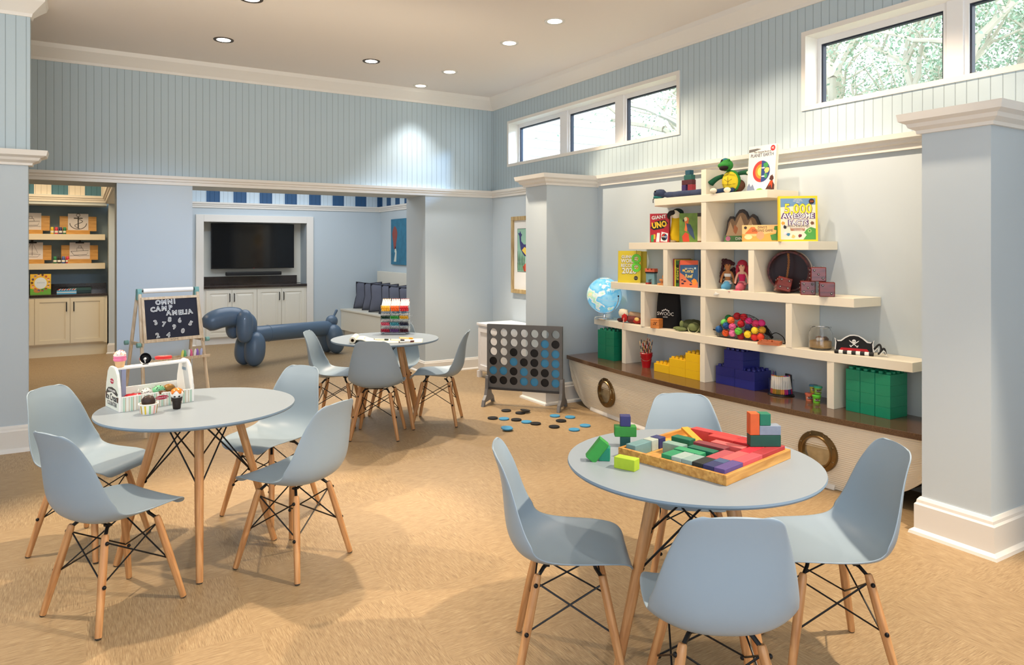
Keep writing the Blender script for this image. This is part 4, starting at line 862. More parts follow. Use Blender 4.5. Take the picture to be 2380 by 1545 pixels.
gs = 'toy ice cream scoops lying in the counter'
scoop('toy_scoop', 'white toy scoop with black chips in the counter', 'toy ice cream', .17, .13, .03, .031, (236, 236, 234), (20, 20, 20), gs)
scoop('toy_scoop', 'mint green toy scoop with dark chips in the counter', 'toy ice cream', .235, .145, .03, .033, (120, 196, 150), (40, 30, 24), gs)
scoop('toy_scoop', 'glossy chocolate toy scoop in front of the mint one', 'toy ice cream', .222, .06, .022, .03, (96, 62, 34), None, gs)
scoop('toy_scoop', 'caramel brown toy scoop behind the topped cone', 'toy ice cream', .29, .15, .03, .033, (140, 100, 36), None, gs)
o = obj('toy_topping', MB().ball((0, 0, .02), .04, (1.3, .9, .6), 20, jit=.25), P(216, 30, 50, .5), None, smooth='all'); o.location = tm @ Vector((.085, .075, .028)); tag(o, 'red felt topping lying in the left bin of the toy counter', 'toy ice cream')
t = thing('toy_cupcake_cone', 'pink toy ice cream cone with sprinkles on the top shelf of the counter', 'toy ice cream', tm @ Vector((.035, .105, .208)), 0)
obj('cone_cup', MB().lathe([(.018, 0), (.020, .004), (.0255, .034), (.023, .035)], 20), P(232, 190, 140), t, smooth=True); obj('pink_band', MB().lathe([(.024, .03), (.029, .034), (.030, .042), (.028, .047), (.030, .052), (.028, .058)], 24), P(244, 130, 170), t, smooth=True)
fr = obj('frosting', MB().ball((0, 0, .058), .0285, (1, 1, .95), 20), P(246, 232, 226), t, smooth='all'); b = MB(); rnd = random.Random(4)
for k in range(60):
    a, e = rnd.uniform(0, 6.28), rnd.uniform(.05, 1.5); d = Vector((math.cos(a) * math.cos(e), math.sin(a) * math.cos(e), math.sin(e))); c = Vector((0, 0, .058)) + d * .0285; q = d.orthogonal().normalized() * .003; b.mi = k % 4; b.tube([c - q, c + q], .0011, 4)
obj('sprinkles', b, [P(220, 60, 90), P(240, 190, 60), P(110, 60, 130), P(250, 250, 250)], fr, kind='stuff')
t = thing('toy_scooper', 'silver and black toy ice cream scooper with red handle on the counter', 'toy scoop', tm @ Vector((.155, .10, .208)), 17)
M = Matrix.Translation((.0, 0, .031)) @ Matrix.Rotation(R(70), 4, 'X')
obj('bowl', MB(M).lathe([(.0295, 0), (.028, -.012), (.02, -.022), (.0, -.026)], 28, cap=False), chrome, t, smooth='all'); obj('bowl_inside', MB(M).lathe([(.0275, 0), (.026, -.011), (.018, -.020), (.0, -.0235)], 28, cap=False), P(20, 20, 24, .25), t, smooth='all')
obj('bowl_rim', MB(M).lathe([(.0275, -.001), (.0285, .0015), (.030, -.001)], 28, cap=False), chrome, t, smooth=True); obj('plunger', MB(M).lathe([(.006, -.02), (.006, -.004), (.003, -.002)], 12).box(-.002, .002, -.02, 0, -.016, -.01), whitep, t)
obj('neck_bar', MB().box(.028, .05, -.004, .004, .024, .031), chrome, t); obj('handle', MB().tube([(.046, 0, .028), (.06, 0, .027), (.125, 0, .023), (.13, 0, .023)], .0095, 12, radii=[.007, .0105, .0105, .009]), P(216, 50, 50, .35), t, smooth=True)
obj('rest', MB().box(-.012, .012, -.006, .006, 0, .004), black_m, t)
t = thing('toy_sundae_cup', 'striped toy sundae cup with a chocolate scoop standing before the counter', 'toy ice cream', (.262, 3.885, TT), 0)
cup = obj('cup', MB().lathe([(.034, 0), (.036, .002), (.043, .045), (.0455, .047), (.0455, .051), (.041, .051), (.038, .03), (0, .03)], 36), P(244, 242, 232, .35), t, smooth=True)
for k in range(12):
    a0 = k * PI / 6; b = MB(); col = [(226, 196, 60), (150, 200, 140), (240, 170, 160), (200, 160, 50)][k % 4]; b.grid([[((r + .0006) * math.cos(a), (r + .0006) * math.sin(a), z) for a in (a0, a0 + .1, a0 + .2)] for r, z in ((.036, .003), (.0426, .0435))]); obj('cup_stripe', b, P(*col), cup)
obj('chocolate_scoop', MB().ball((0, 0, .06), .031, (1, 1, .92), 28, jit=.1), P(52, 34, 30, .45), t, smooth='all')
t = thing('toy_cone', 'dark waffle toy cone with cookie scoop and orange topping, standing alone', 'toy ice cream', (.392, 3.925, TT), 0)
obj('waffle_cone', MB().lathe([(.0165, 0), (.018, .002), (.0215, .038), (.0245, .04), (.027, .058), (.0245, .058), (.023, .05)], 24), P(40, 28, 26, .45), t, smooth=True)
b = MB()
for z in (.008, .016, .024, .032): rr = .0182 + .0035 * z / .038; b.tube([(rr * math.cos(a), rr * math.sin(a), z) for a in [2 * PI * k / 20 for k in range(20)]], .0007, 4, closed=True)
obj('waffle_lines', b, P(30, 20, 18, .5), t, kind='stuff')
obj('cookie_scoop', MB().ball((0, 0, .076), .030, (1, 1, .9), 24), P(244, 240, 234, .35), t, smooth='all')
pr = []; n = 36
for i in range(n):
    a = 2 * PI * i / n; pr.append(a)
rows = []
for j in range(6): rows.append([(.0315 * math.sin(e) * math.cos(a), .0315 * math.sin(e) * math.sin(a), .076 + .0315 * .92 * math.cos(e)) for a in pr for e in [(.02 + j / 5 * (1.15 + .35 * math.sin(a * 5 + 1)))]])
obj('orange_topping', MB().grid(rows, closed=True), P(228, 126, 44, .25), t, smooth='all', solid=.002)
for q in ((-.012, -.026, .066), (.008, -.028, .066)): obj('cookie_eye', MB().ball(q, .004, (1.4, .6, 1), 8), blackp, t)

# ================================================================== MARKERS ON THE MIDDLE TABLE
RK = Vector((2.475, 6.235, TT)); RZ = -31; rM = Matrix.Translation(RK) @ Matrix.Rotation(R(RZ), 4, 'Z')
t = thing('marker_rack', 'clear acrylic marker rack with twelve compartments on the middle table', 'pen rack', RK, RZ)
acr = mat('clear_acrylic', (.96, .98, 1), .06, trans=1, ior=1.12)
w3, h4 = .262, .258
for k in range(4): obj('upright', MB().box(-w3 / 2 + k * (w3 - .004) / 3, -w3 / 2 + k * (w3 - .004) / 3 + .004, 0, .11, .012, .012 + h4 * (1 if k in (0, 3) else .98)), acr, t)
for k in range(5): obj('rack_shelf', MB().box(-w3 / 2, w3 / 2, 0, .11, .012 + k * .062, .015 + k * .062), acr, t) if k < 4 else None
obj('rack_back', MB().box(-w3 / 2, w3 / 2, .107, .11, .012, .012 + h4), acr, t)
obj('rack_foot', MB().box(-.10, .10, .015, .10, 0, .012), P(226, 228, 230, .3), t, bevel=.002)
for k in range(2):
    for z in (.10, .16): obj('side_hook', MB().tube([(w3 / 2, .03 + .05 * k, z), (w3 / 2 + .022, .03 + .05 * k, z + .004), (w3 / 2 + .026, .03 + .05 * k, z + .012)], .003, 6), acr, t)
def marker(col, body=(240, 238, 234)):
    b = MB(); b.mi = 1; b.lathe([(.0055, 0), (.0078, .006), (.0078, .036)], 10); b.mi = 0; b.lathe([(.0068, .036), (.0068, .128)], 10); b.mi = 1; b.lathe([(.0068, .128), (.006, .135)], 10)
    return obj('marker', b, [P(*body, .35), P(*col, .3)], smooth=True)
RC = [[('yellow', (238, 176, 50)), ('orange', (232, 100, 40)), ('red', (200, 34, 50))], [('dark green', (22, 60, 44)), ('bright green', (50, 160, 60)), ('golden', (236, 180, 30))],
      [('pink', (232, 96, 120)), ('turquoise', (70, 160, 176)), ('navy', (34, 34, 60))], [('crimson', (190, 40, 70)), ('purple', (110, 70, 130)), ('maroon', (84, 24, 40))]]
pn = ['left', 'middle', 'right']; rn = ['top', 'second', 'third', 'bottom']
for j in range(4):
    for i in range(3):
        nm, c = RC[j][i]; first_m = None; cx = -w3 / 2 + (i + .5) * w3 / 3; z0 = .015 + (3 - j) * .062
        for k in range(10):
            if first_m is None: first_m = marker(c); o = first_m
            else: o = first_m.copy(); C.objects.link(o)
            r_, q = divmod(k, 5); x = cx - .032 + q * .016 - (.004 if r_ else -.002); z = z0 + .009 + r_ * .0145
            if j == 0: o.matrix_world = rM @ Matrix.Translation((x, .0 + .012 * r_, z + .006 + r_ * .006)) @ Matrix.Rotation(R(-52), 4, 'X')
            else: o.matrix_world = rM @ Matrix.Translation((x, -.012, z)) @ Matrix.Rotation(R(-90 + 6), 4, 'X')
            tag(o, '%s capped marker in the rack, %s row, %s compartment' % (nm, rn[j], pn[i]), 'marker', 'markers in the clear rack')
# paper roll unrolled across the table
pM = Matrix.Translation((1.925, 5.80, TT)) @ Matrix.Rotation(R(-25), 4, 'Z')
t = thing('paper_roll', 'roll of cream drawing paper unrolled across the middle table', 'paper roll', pM.translation, -25)
prof = [(.0, .012), (.03, .03), (.07, .032), (.12, .016), (.18, .004), (.26, .0015), (.5, .0015), (.585, .0015), (.60, .004), (.61, -.002)]
pp = P(244, 236, 212, .8)
obj('paper_sheet', MB().grid([[(x, y, z) for x, z in cr(prof[:8], 30)] for y in (0, .05, .1, .15, .2, .26)]), pp, t, smooth='all', solid=.0006)
for r_, mm in ((.027, pp),): obj('rolled_paper', MB(Matrix.Translation((0, 0, .0275)) @ Matrix.Rotation(-PI / 2, 4, 'X')).lathe([(.014, .0), (r_, 0), (r_, .26), (.014, .26)], 28, cap=False), mm, t, smooth=True)
obj('cardboard_core', MB(Matrix.Translation((0, 0, .0275)) @ Matrix.Rotation(-PI / 2, 4, 'X')).lathe([(.011, -.001), (.014, -.001), (.014, .261), (.011, .261), (.011, -.001)], 24, cap=False), P(120, 92, 60, .8), t, smooth=True)
b = MB(); b.tube([(.09 + .006 * math.sin(k), .06 + .016 * k, .031 + .0 * k) for k in range(9)], .0012, 4); obj('pencil_scribble', b, P(170, 170, 170), t, kind='stuff')
for nm, c, body, x, y, a, l2 in (('yellow', (236, 170, 40), (246, 220, 160), .50, .215, 65, 'long yellow marker lying on the paper beyond the other pens'), ('black', (30, 28, 40), (240, 238, 230), .43, .10, 66, 'white marker with black cap lying on the paper'),
                             ('dark red', (84, 20, 30), (240, 236, 230), .515, .03, 108, 'white marker with dark red cap lying on the paper, nearest the edge'), ('small', (40, 60, 50), (236, 232, 220), .29, .15, 70, 'small pale pen with a green tip lying in the middle of the paper')):
    o = marker(c, body); o.matrix_world = pM @ Matrix.Translation((x, y, .0105)) @ Matrix.Rotation(R(a), 4, 'Z') @ Matrix.Rotation(R(-90), 4, 'X'); tag(o, l2, 'marker', 'markers lying on the paper')

# ================================================================== BLOCK PUZZLE ON THE RIGHT TABLE
gM2 = Matrix.Translation((1.868, 1.684, TT)) @ Matrix.Rotation(R(11.5), 4, 'Z'); TS = .468; rim = .014
t = thing('block_tray', 'square wooden tray holding coloured blocks on the right table', 'tray', gM2.translation, 11.5)
obj('tray_base', MB().box(rim, TS - rim, rim, TS - rim, 0, .008), traywood, t)
for q in ((0, TS, 0, rim), (0, TS, TS - rim, TS), (0, rim, rim, TS - rim), (TS - rim, TS, rim, TS - rim)): obj('tray_rim', MB().box(q[0], q[1], q[2], q[3], 0, .036), traywood, t, bevel=.0015)
U = (TS - 2 * rim) / 10
def wm(c): return mat('stained_block_%d_%d_%d' % c, lin(*c), .55, var=.28, vscale=40)
BL = [('violet', (92, 74, 138), 0, 2.8, 0, 1), ('rose', (206, 86, 96), 2.8, 6, 0, 1), ('brick red', (172, 56, 62), 6, 9.95, 0, 1),
      ('navy', (44, 50, 100), 0, 1.5, 1, 2), ('slate blue', (70, 92, 130), 1.5, 2.6, 1, 2), ('salmon red', (214, 96, 98), 2.6, 5.6, 1, 2), ('crimson', (206, 44, 62), 5.6, 8.0, 1, 2),
      ('black', (34, 40, 40), 0, 2, 2, 3), ('dusky rose', (176, 78, 88), 2, 5, 2, 3), ('teal grey', (140, 168, 164), 0, 2, 3, 4), ('sage grey', (160, 182, 176), 0, 2, 4, 5), ('emerald', (40, 142, 96), 0, 1.8, 5, 6),
      ('light emerald', (52, 156, 108), 2.1, 3.1, 3.6, 6.2), ('dark emerald', (20, 106, 82), 3.4, 4.4, 3.15, 5.7), ('pale sage', (136, 170, 160), 3.0, 4.0, 6.0, 8.0),
      ('maroon', (134, 60, 70), 5.1, 6.1, 3.1, 6.2), ('light salmon', (224, 104, 104), 6.3, 7.3, 2.1, 5.2), ('scarlet', (204, 50, 56), 8.0, 9.0, 1.0, 3.9), ('coral red', (210, 66, 66), 8.0, 9.0, 3.9, 6.5),
      ('deep red', (180, 48, 56), 9.0, 10, 1.0, 4.2), ('tomato red', (206, 62, 62), 9.0, 10, 4.2, 7), ('pinkish red', (210, 74, 78), 9.0, 10, 7, 9),
      ('blue grey', (112, 152, 156), .15, 2.5, 8.8, 9.85), ('pale grey green', (182, 194, 184), 2.6, 3.6, 8.8, 9.85), ('dark blue', (52, 58, 112), 3.7, 4.7, 8.8, 9.85), ('forest green', (24, 112, 84), 5.2, 6.2, 6.6, 8.6)]
where = {'violet': 'in the near corner', 'rose': 'along the near right rim', 'brick red': 'at the right corner'}
for nm, c, a0, a1, b0, b1 in BL:
    g = .0006; w_, d_ = (a1 - a0) * U, (b1 - b0) * U; o = obj('wooden_block', MB().box(-w_ / 2 + g, w_ / 2 - g, -d_ / 2 + g, d_ / 2 - g, 0, .042), wm(c), bevel=.002, seg=2)
    o.matrix_world = gM2 @ Matrix.Translation((rim + (a0 + a1) / 2 * U, rim + (b0 + b1) / 2 * U, .008)); tag(o, '%s wooden block lying in the tray%s' % (nm, ' ' + where[nm] if nm in where else ''), 'toy block', 'wooden blocks in the tray')
o = obj('wooden_plank', MB().box(-.016, .016, -.068, .068, 0, .012), wm((238, 168, 60)), bevel=.002); o.matrix_world = gM2 @ Matrix.Translation((rim + 7.9 * U, rim + 8.1 * U, .030)) @ Matrix.Rotation(R(-28), 4, 'Z') @ Matrix.Rotation(R(12), 4, 'X'); tag(o, 'yellow orange wooden plank leaning across the far corner of the tray', 'toy block', 'wooden blocks in the tray')
o = obj('wooden_plank', MB().box(-.022, .022, -.02, .05, 0, .014), wm((240, 176, 76)), bevel=.002); o.matrix_world = gM2 @ Matrix.Translation((rim + 6.4 * U, rim + 8.9 * U, .0085)) @ Matrix.Rotation(R(40), 4, 'Z'); tag(o, 'short yellow plank lying flat in the far corner of the tray', 'toy block', 'wooden blocks in the tray')
def blk(c, dims, pos, rz, lab, rx=0, ry=0, group='loose wooden blocks on the table'):
    x, y, z = dims; o = obj('wooden_block', MB().box(-x / 2, x / 2, -y / 2, y / 2, 0, z), wm(c), bevel=.0022); o.matrix_world = Matrix.Translation(pos) @ Matrix.Rotation(R(rz), 4, 'Z') @ Matrix.Rotation(R(ry), 4, 'Y') @ Matrix.Rotation(R(rx), 4, 'X'); tag(o, lab, 'toy block', group)
ux, uy, _ = onz(1460, 1093, TT)
blk((176, 204, 50), (.084, .042, .042), (ux + .01, uy + .02, TT), -70 + 2, 'lime green wooden block lying before the tray')
tx, ty, _ = onz(1456, 1040, TT); tx += .01; ty += .02
blk((22, 84, 80), (.042, .042, .042), (tx, ty, TT), -40, 'dark teal cube at the bottom of the left tower'); blk((52, 142, 56), (.088, .042, .042), (tx, ty, TT + .0425), -34, 'green block balanced across the dark teal cube'); blk((52, 54, 112), (.042, .042, .042), (tx, ty, TT + .085), -36, 'navy cube on top of the left tower')
gx, gy, _ = onz(1408, 1072, TT); gy += .02; gx += .01
blk((30, 150, 116), (.042, .042, .05), (gx, gy, TT), -42, 'teal green cube propping up the tilted green block')
blk((54, 156, 62), (.042, .042, .09), (gx - .055, gy + .02, TT + .006), -34, 'bright green block tilted against the teal cube', ry=38)
q = gM2 @ Vector((rim + 8.6 * U, rim + 1.3 * U, .0505)); rz0 = 11.5 - 42
blk((24, 82, 66), (.118, .042, .044), q, rz0, 'dark green long block at the base of the right tower'); fwd = Matrix.Rotation(R(rz0), 4, 'Z')
blk((140, 152, 170), (.082, .042, .036), q + (fwd @ Vector((.018, 0, .0445))), rz0, 'blue grey block on the dark green one in the right tower'); blk((222, 100, 44), (.036, .042, .083), q + (fwd @ Vector((-.0415, 0, .0445))), rz0, 'orange block standing upright in the right tower'); blk((28, 120, 92), (.042, .042, .045), q + (fwd @ Vector((-.001, 0, .081))), rz0, 'green cube at the top of the right tower')
# ================================================================== THINGS ON THE BOAT SHELF
S1, S2, S3, S4, S5 = 1.99, 1.61, 1.235, .86, .485
def poly(name, pts, m, t, lay=1, **k): b = MB(); b.prism(pts, -.0006 * lay - .0002, 0, 'xz'); return obj(name, b, m, t, **k)
def blob(cx, cz, r, seed, n=14, sx=1, sz=1, am=.3):
    rnd = random.Random(seed); return [(cx + r * sx * (1 + rnd.uniform(-am, am)) * math.cos(2 * PI * i / n), cz + r * sz * (1 + rnd.uniform(-am, am)) * math.sin(2 * PI * i / n)) for i in range(n)]
# --- blocks on top
def sb(c, dims, x, y, z, lab, rz=-90, cat='toy block', g='dark wooden blocks stacked on the top shelf'):
    a, d, h = dims; o = obj('wooden_block', MB().box(-a / 2, a / 2, -d / 2, d / 2, 0, h), wm(c), bevel=.002); o.location = (x, y, z); o.rotation_euler = (0, 0, R(rz)); tag(o, lab, cat, g)
by = 4.42; bx = 4.44
sb((66, 48, 104), (.048, .046, .115), bx, by + .038, S1, 'purple block standing as left leg of the small tower on the top shelf'); sb((150, 44, 58), (.052, .046, .115), bx, by - .036, S1, 'red block standing as right leg of the small tower')
sb((84, 34, 44), (.122, .046, .041), bx, by + .0, S1 + .1155, 'maroon block bridging the two legs of the small tower'); sb((36, 98, 92), (.088, .046, .042), bx, by - .01, S1 + .157, 'green block on the maroon one in the small tower'); sb((34, 86, 108), (.054, .046, .04), bx, by - .008, S1 + .1995, 'teal block topping the small tower')
# --- plush plesiosaur lying along the left part of the top shelf
plushdark = mat('mottled_blue_plush', lin(62, 76, 108), .95, var=.55, vscale=28, bump=(260, .6)); tealm = P(30, 120, 120, .8)
t = thing('plush_snake', 'mottled dark blue plush snake lying along the left part of the top shelf', 'plush toy', (4.31, 4.38, S1), -90)
obj('body', MB().tube(cr([(-.20, -.01, .034), (-.10, .012, .028), (.0, -.006, .028), (.12, .012, .028), (.20, .0, .028), (.275, .0, .028)], 30), .026, 14, radii=[.027 * min(1, .6 + i * .12) if i < 5 else .027 for i in range(30)]), plushdark, t, smooth='all')
obj('head', MB().ball((-.245, -.01, .045), .05, (1.35, .9, .8), 20, jit=.1), plushdark, t, smooth='all')
obj('lower_jaw', MB().ball((-.26, -.012, .018), .045, (1.25, .85, .38), 18), tealm, t, smooth='all'); obj('eye', MB().ball((-.265, -.05, .066), .007, seg=8), blackp, t); obj('tongue', MB().tube([(-.305, -.01, .02), (-.33, -.012, .0), (-.325, -.016, -.03)], .004, 6), blackp, t)
# --- turtle plush
grn = mat('green_plush', lin(56, 146, 60), .95, var=.3, vscale=30, bump=(260, .6)); dgr = mat('dark_green_plush', lin(26, 92, 62), .95, var=.3, vscale=30, bump=(260, .6)); yel = mat('yellow_plush', lin(222, 200, 44), .9, bump=(240, .4)); brn = mat('brown_plush', lin(86, 54, 40), .9); crm = mat('cream_plush', lin(238, 230, 206), .9)
t = thing('plush_turtle', 'green plush turtle with yellow belly sitting on the top shelf, mouth open', 'plush toy', (4.36, 3.88, S1), -75); t.scale = (.9, .9, .86)
obj('body', MB().ball((0, .0, .115), .085, (1.0, .62, 1.22), 24), grn, t, smooth='all'); bl = obj('belly', MB().ball((0, -.018, .112), .078, (.98, .62, 1.18), 24), yel, t, smooth='all')
b = MB(); b.tube([(0, -.0665, .15), (0, -.068, .08)], .0016, 4); b.tube([(-.035, -.062, .13), (0, -.068, .105), (.035, -.062, .13)], .0016, 4); b.tube([(-.06, -.050, .165), (0, -.064, .172), (.06, -.050, .165)], .0016, 4); b.tube([(-.064, -.048, .085), (0, -.066, .078), (.064, -.048, .085)], .0016, 4); obj('belly_stitching', b, brn, bl, kind='stuff')
hd = obj('head', MB().ball((-.035, -.02, .262), .058, (1.0, .9, .95), 22), grn, t, smooth='all'); obj('snout', MB().ball((-.042, -.058, .258), .047, (1.15, .85, .62), 20), grn, hd, smooth='all'); obj('open_mouth', MB().ball((-.032, -.078, .232), .040, (1.05, .62, .62), 18), mat('dark_felt', lin(30, 16, 18), .9), hd, smooth='all')
for s in (-1, 1): obj('eye', MB().ball((-.035 + s * .03, -.04, .305), .014, seg=10), grn if s > 0 else blackp, hd, smooth='all')
obj('cap', MB().lathe([(.04, 0), (.038, .015), (.02, .03), (0, .033)], 18, Matrix.Translation((-.055, -.01, .296)) @ Matrix.Rotation(R(-22), 4, 'Y')), P(40, 110, 130, .9), hd, smooth='all')
obj('arm', MB().tube(cr([(-.07, 0, .17), (-.12, -.02, .15), (-.155, -.04, .12), (-.18, -.045, .095)], 12), .02, 10, radii=[.018 + .0012 * i for i in range(11)] + [.012]), dgr, t, smooth='all'); obj('arm', MB().tube(cr([(.07, 0, .18), (.13, -.01, .185), (.18, -.02, .175), (.215, -.03, .15)], 12), .02, 10, radii=[.017 + .0012 * i for i in range(11)] + [.012]), dgr, t, smooth='all')
obj('flower_patch', MB().ball((.175, -.045, .178), .014, (1, .4, 1), 10), crm, t)
for s, x in ((-1, -.1), (1, .03)):
    obj('leg', MB().tube([(s * .03, -.02, .04), (x, -.09, .022)], .02, 10), P(34, 60, 100, .9), t, smooth='all'); obj('foot', MB().ball((x - .01, -.115, .028), .027, (1.2, .8, .9), 14), crm, t, smooth='all')
obj('shell_edge', MB().ball((.03, .035, .075), .085, (.95, .55, .75), 18), brn, t, smooth='all')
# --- book helper
def book(name, lab, cat, w_, h, d, loc, rz, cover, side=None, rx=-5, group=None, pages=True):
    t = thing(name, lab, cat, loc, rz, group, rx=rx)
    if pages:
        obj('front_cover', MB().box(-w_ / 2, w_ / 2, 0, .002, 0, h), cover, t); obj('back_cover', MB().box(-w_ / 2, w_ / 2, d - .002, d, 0, h), cover, t); obj('pages', MB().box(-w_ / 2 + .004, w_ / 2 - .004, .002, d - .002, .003, h - .003), P(236, 230, 214, .8), t); obj('spine', MB().box(-w_ / 2 - .001, -w_ / 2 + .0015, 0, d, 0, h), side or cover, t)
    else: obj('box_body', MB().box(-w_ / 2, w_ / 2, .0, d, 0, h), [cover], t, bevel=.001)
    return t
# PLANET EARTH
t = book('science_book', 'tall white book with a cut open globe on its cover, on the top shelf', 'book', .205, .27, .03, (4.31, 3.56, S1), -88, P(238, 234, 226, .4)); t.scale = (1.18, 1, 1.27)
text('title_text', 'PLANET EARTH', .029, .0, -.001, .212, P(40, 50, 84), t, sx=.86); text('subtitle_text', 'The Ultimate Book of', .0145, .0, -.001, .232, P(60, 60, 70), t)
poly('cover_red_layer', disc_poly(0, .115, .064, 24, 1, 1, 90, 270), P(196, 60, 56), t); poly('cover_orange_layer', disc_poly(0, .115, .044, 20, 1, 1, 90, 270), P(240, 140, 50), t, 2); poly('cover_yellow_core', disc_poly(0, .115, .027, 20, 1, 1, 90, 270), P(250, 216, 100), t, 3)
poly('cover_ocean', disc_poly(0, .115, .064, 24, 1, 1, -90, 90), P(44, 70, 130), t); poly('cover_continent', blob(.034, .15, .017, 3), P(60, 150, 80), t, 2); poly('cover_continent', blob(.04, .118, .018, 5), P(226, 200, 110), t, 2); poly('cover_continent', blob(.034, .088, .015, 8), P(70, 150, 90), t, 2)
poly('cover_cloud', disc_poly(.014, .135, .01, 12, 1.3, .4), whitep, t, 3); poly('cover_cloud', disc_poly(.016, .085, .01, 12, 1.3, .4), whitep, t, 3)
poly('cover_volcano', [(.035, .002), (.072, .055), (.086, .055), (.102, .03), (.102, .002)], P(70, 40, 36), t, 2); poly('cover_lava', [(.07, .055), (.06, .02), (.075, .035), (.085, .01), (.09, .055)], P(230, 70, 30), t, 3); poly('cover_smoke', blob(.08, .072, .016, 4), P(80, 44, 40), t, 3)
poly('cover_mountain', [(-.102, .002), (-.102, .03), (-.088, .05), (-.075, .028), (-.06, .042), (-.04, .002)], P(120, 134, 160), t, 2); poly('cover_hill', [(-.04, .002), (-.02, .014), (0, .016), (.03, .002)], P(120, 180, 70), t, 2)
poly('cover_badge', disc_poly(.078, .247, .017, 20), P(204, 44, 50), t); text('badge_text', '45', .018, .078, -.0018, .247, whitep, t); poly('cover_brush', [(-.102, .235), (-.06, .238), (-.01, .25), (-.04, .255), (-.102, .252)], P(110, 108, 106), t)
# --- second shelf
t = book('card_game_box', 'red giant card game box at the left end of the second shelf', 'game box', .17, .255, .06, (4.33, 4.665, S2), -58, P(186, 26, 40, .35), pages=False, rx=0)
text('title_text', 'GIANT', .042, -.005, -.001, .222, whitep, t, bold=.03, ry=6); poly('logo_oval', [(-.08 + .0 * 1, .13), (-.04, .185), (.05, .2), (.078, .17), (.04, .125), (-.05, .11)], blackp, t); text('logo_text', 'UNO', .07, .0, -.0018, .155, P(246, 204, 50), t, bold=.05, ry=8, sx=.8)
poly('card_blue', [(-.03, .005), (-.02, .085), (.005, .085), (.0, .005)], P(240, 240, 240), t); poly('card_dark', [(.01, .01), (.02, .095), (.078, .08), (.07, .005)], P(236, 236, 236), t); poly('card_wheel', disc_poly(.044, .048, .026, 18, 1, 1.2), P(30, 30, 34), t, 2); poly('card_wheel_red', disc_poly(.044, .05, .022, 12, 1, 1.1, 60, 180), P(220, 50, 40), t, 3); poly('card_wheel_blue', disc_poly(.044, .05, .022, 12, 1, 1.1, -60, 60), P(40, 90, 180), t, 3)
poly('card_green', [(-.075, .005), (-.075, .065), (-.052, .07), (-.05, .005)], P(60, 160, 90), t); poly('card_yellow', [(-.05, .03), (-.05, .075), (-.035, .07), (-.036, .03)], P(240, 200, 60), t, 2); text('card_text', 'WILD', .016, .044, -.0026, .05, whitep, t, bold=.02)
# parrot plush
t = thing('plush_parrot', 'yellow and blue plush parrot standing behind the puzzle box', 'plush toy', (4.44, 4.565, S2), -60)
obj('body', MB().lathe([(.02, 0), (.05, .02), (.06, .07), (.052, .13), (.045, .18), (.045, .22)], 20, Matrix.Diagonal((1, .8, 1, 1))), mat('yellow_parrot_plush', lin(232, 196, 30), .95, bump=(240, .5)), t, smooth='all')
obj('back_feathers', MB().lathe([(.02, .0), (.05, .03), (.062, .08), (.052, .15), (.044, .2)], 20, Matrix.Translation((.018, .02, 0)) @ Matrix.Diagonal((.85, .8, 1, 1))), mat('blue_parrot_plush', lin(70, 130, 190), .95, bump=(240, .5)), t, smooth='all')
hd = obj('head', MB().ball((0, -.005, .245), .048, (1, 1, .95), 20), crm, t, smooth='all'); obj('crown_feathers', MB().ball((.008, .008, .258), .05, (1.05, 1, .85), 20), P(24, 48, 44, .95), hd, smooth='all'); obj('beak', MB().tube(cr([(-.015, -.04, .262), (-.04, -.062, .255), (-.055, -.06, .225), (-.05, -.05, .205)], 10), .02, 10, radii=[.022, .022, .021, .02, .018, .016, .013, .01, .007, .003]), P(24, 26, 30, .6), hd, smooth='all'); obj('eye', MB().ball((-.008, -.05, .258), .006, seg=8), blackp, hd)
obj('feet', MB().ball((-.02, -.03, .01), .02, (1.5, 1, .5), 10), P(170, 150, 120, .9), t, smooth='all')
# parrot puzzle box
t = book('puzzle_box', 'puzzle box with a parrot picture on the second shelf, left of the centre divider', 'puzzle box', .30, .245, .05, (4.362, 4.29, S2), -58, P(228, 216, 186, .4), pages=False, rx=0); t.scale = (.78, 1, 1)
poly('picture_jungle', [(-.15, 0), (.045, 0), (.045, .245), (-.15, .245)], mat('jungle_print', lin(130, 170, 60), .4, var=.75, vscale=18), t); poly('picture_tail', [(-.11, .005), (-.12, .05), (-.085, .085), (-.05, .07), (-.04, .005)], P(216, 74, 44), t, 2); poly('picture_wing', [(-.075, .16), (-.03, .15), (.0, .1), (.018, .02), (-.03, .06), (-.06, .1)], P(60, 80, 110), t, 3)
poly('picture_body', [(-.10, .2), (-.07, .215), (-.045, .2), (-.055, .15), (-.07, .09), (-.095, .1), (-.085, .15)], P(230, 120, 60), t, 2); poly('picture_head', disc_poly(-.082, .195, .018, 12), P(240, 220, 170), t, 4); poly('picture_beak', [(-.1, .2), (-.112, .185), (-.105, .17), (-.095, .185)], blackp, t, 5)
poly('box_band', [(.045, .215), (.15, .215), (.15, .245), (.045, .245)], P(60, 50, 44), t, 2); text('box_text', 'PUZZLE', .046, .105, -.0014, .11, blackp, t, rz=0, rot=Matrix.Rotation(PI / 2, 4, 'X') @ Matrix.Rotation(PI / 2, 4, 'Z'), sx=.9); poly('box_band', [(.045, 0), (.15, 0), (.15, .012), (.045, .012)], P(120, 80, 50), t)
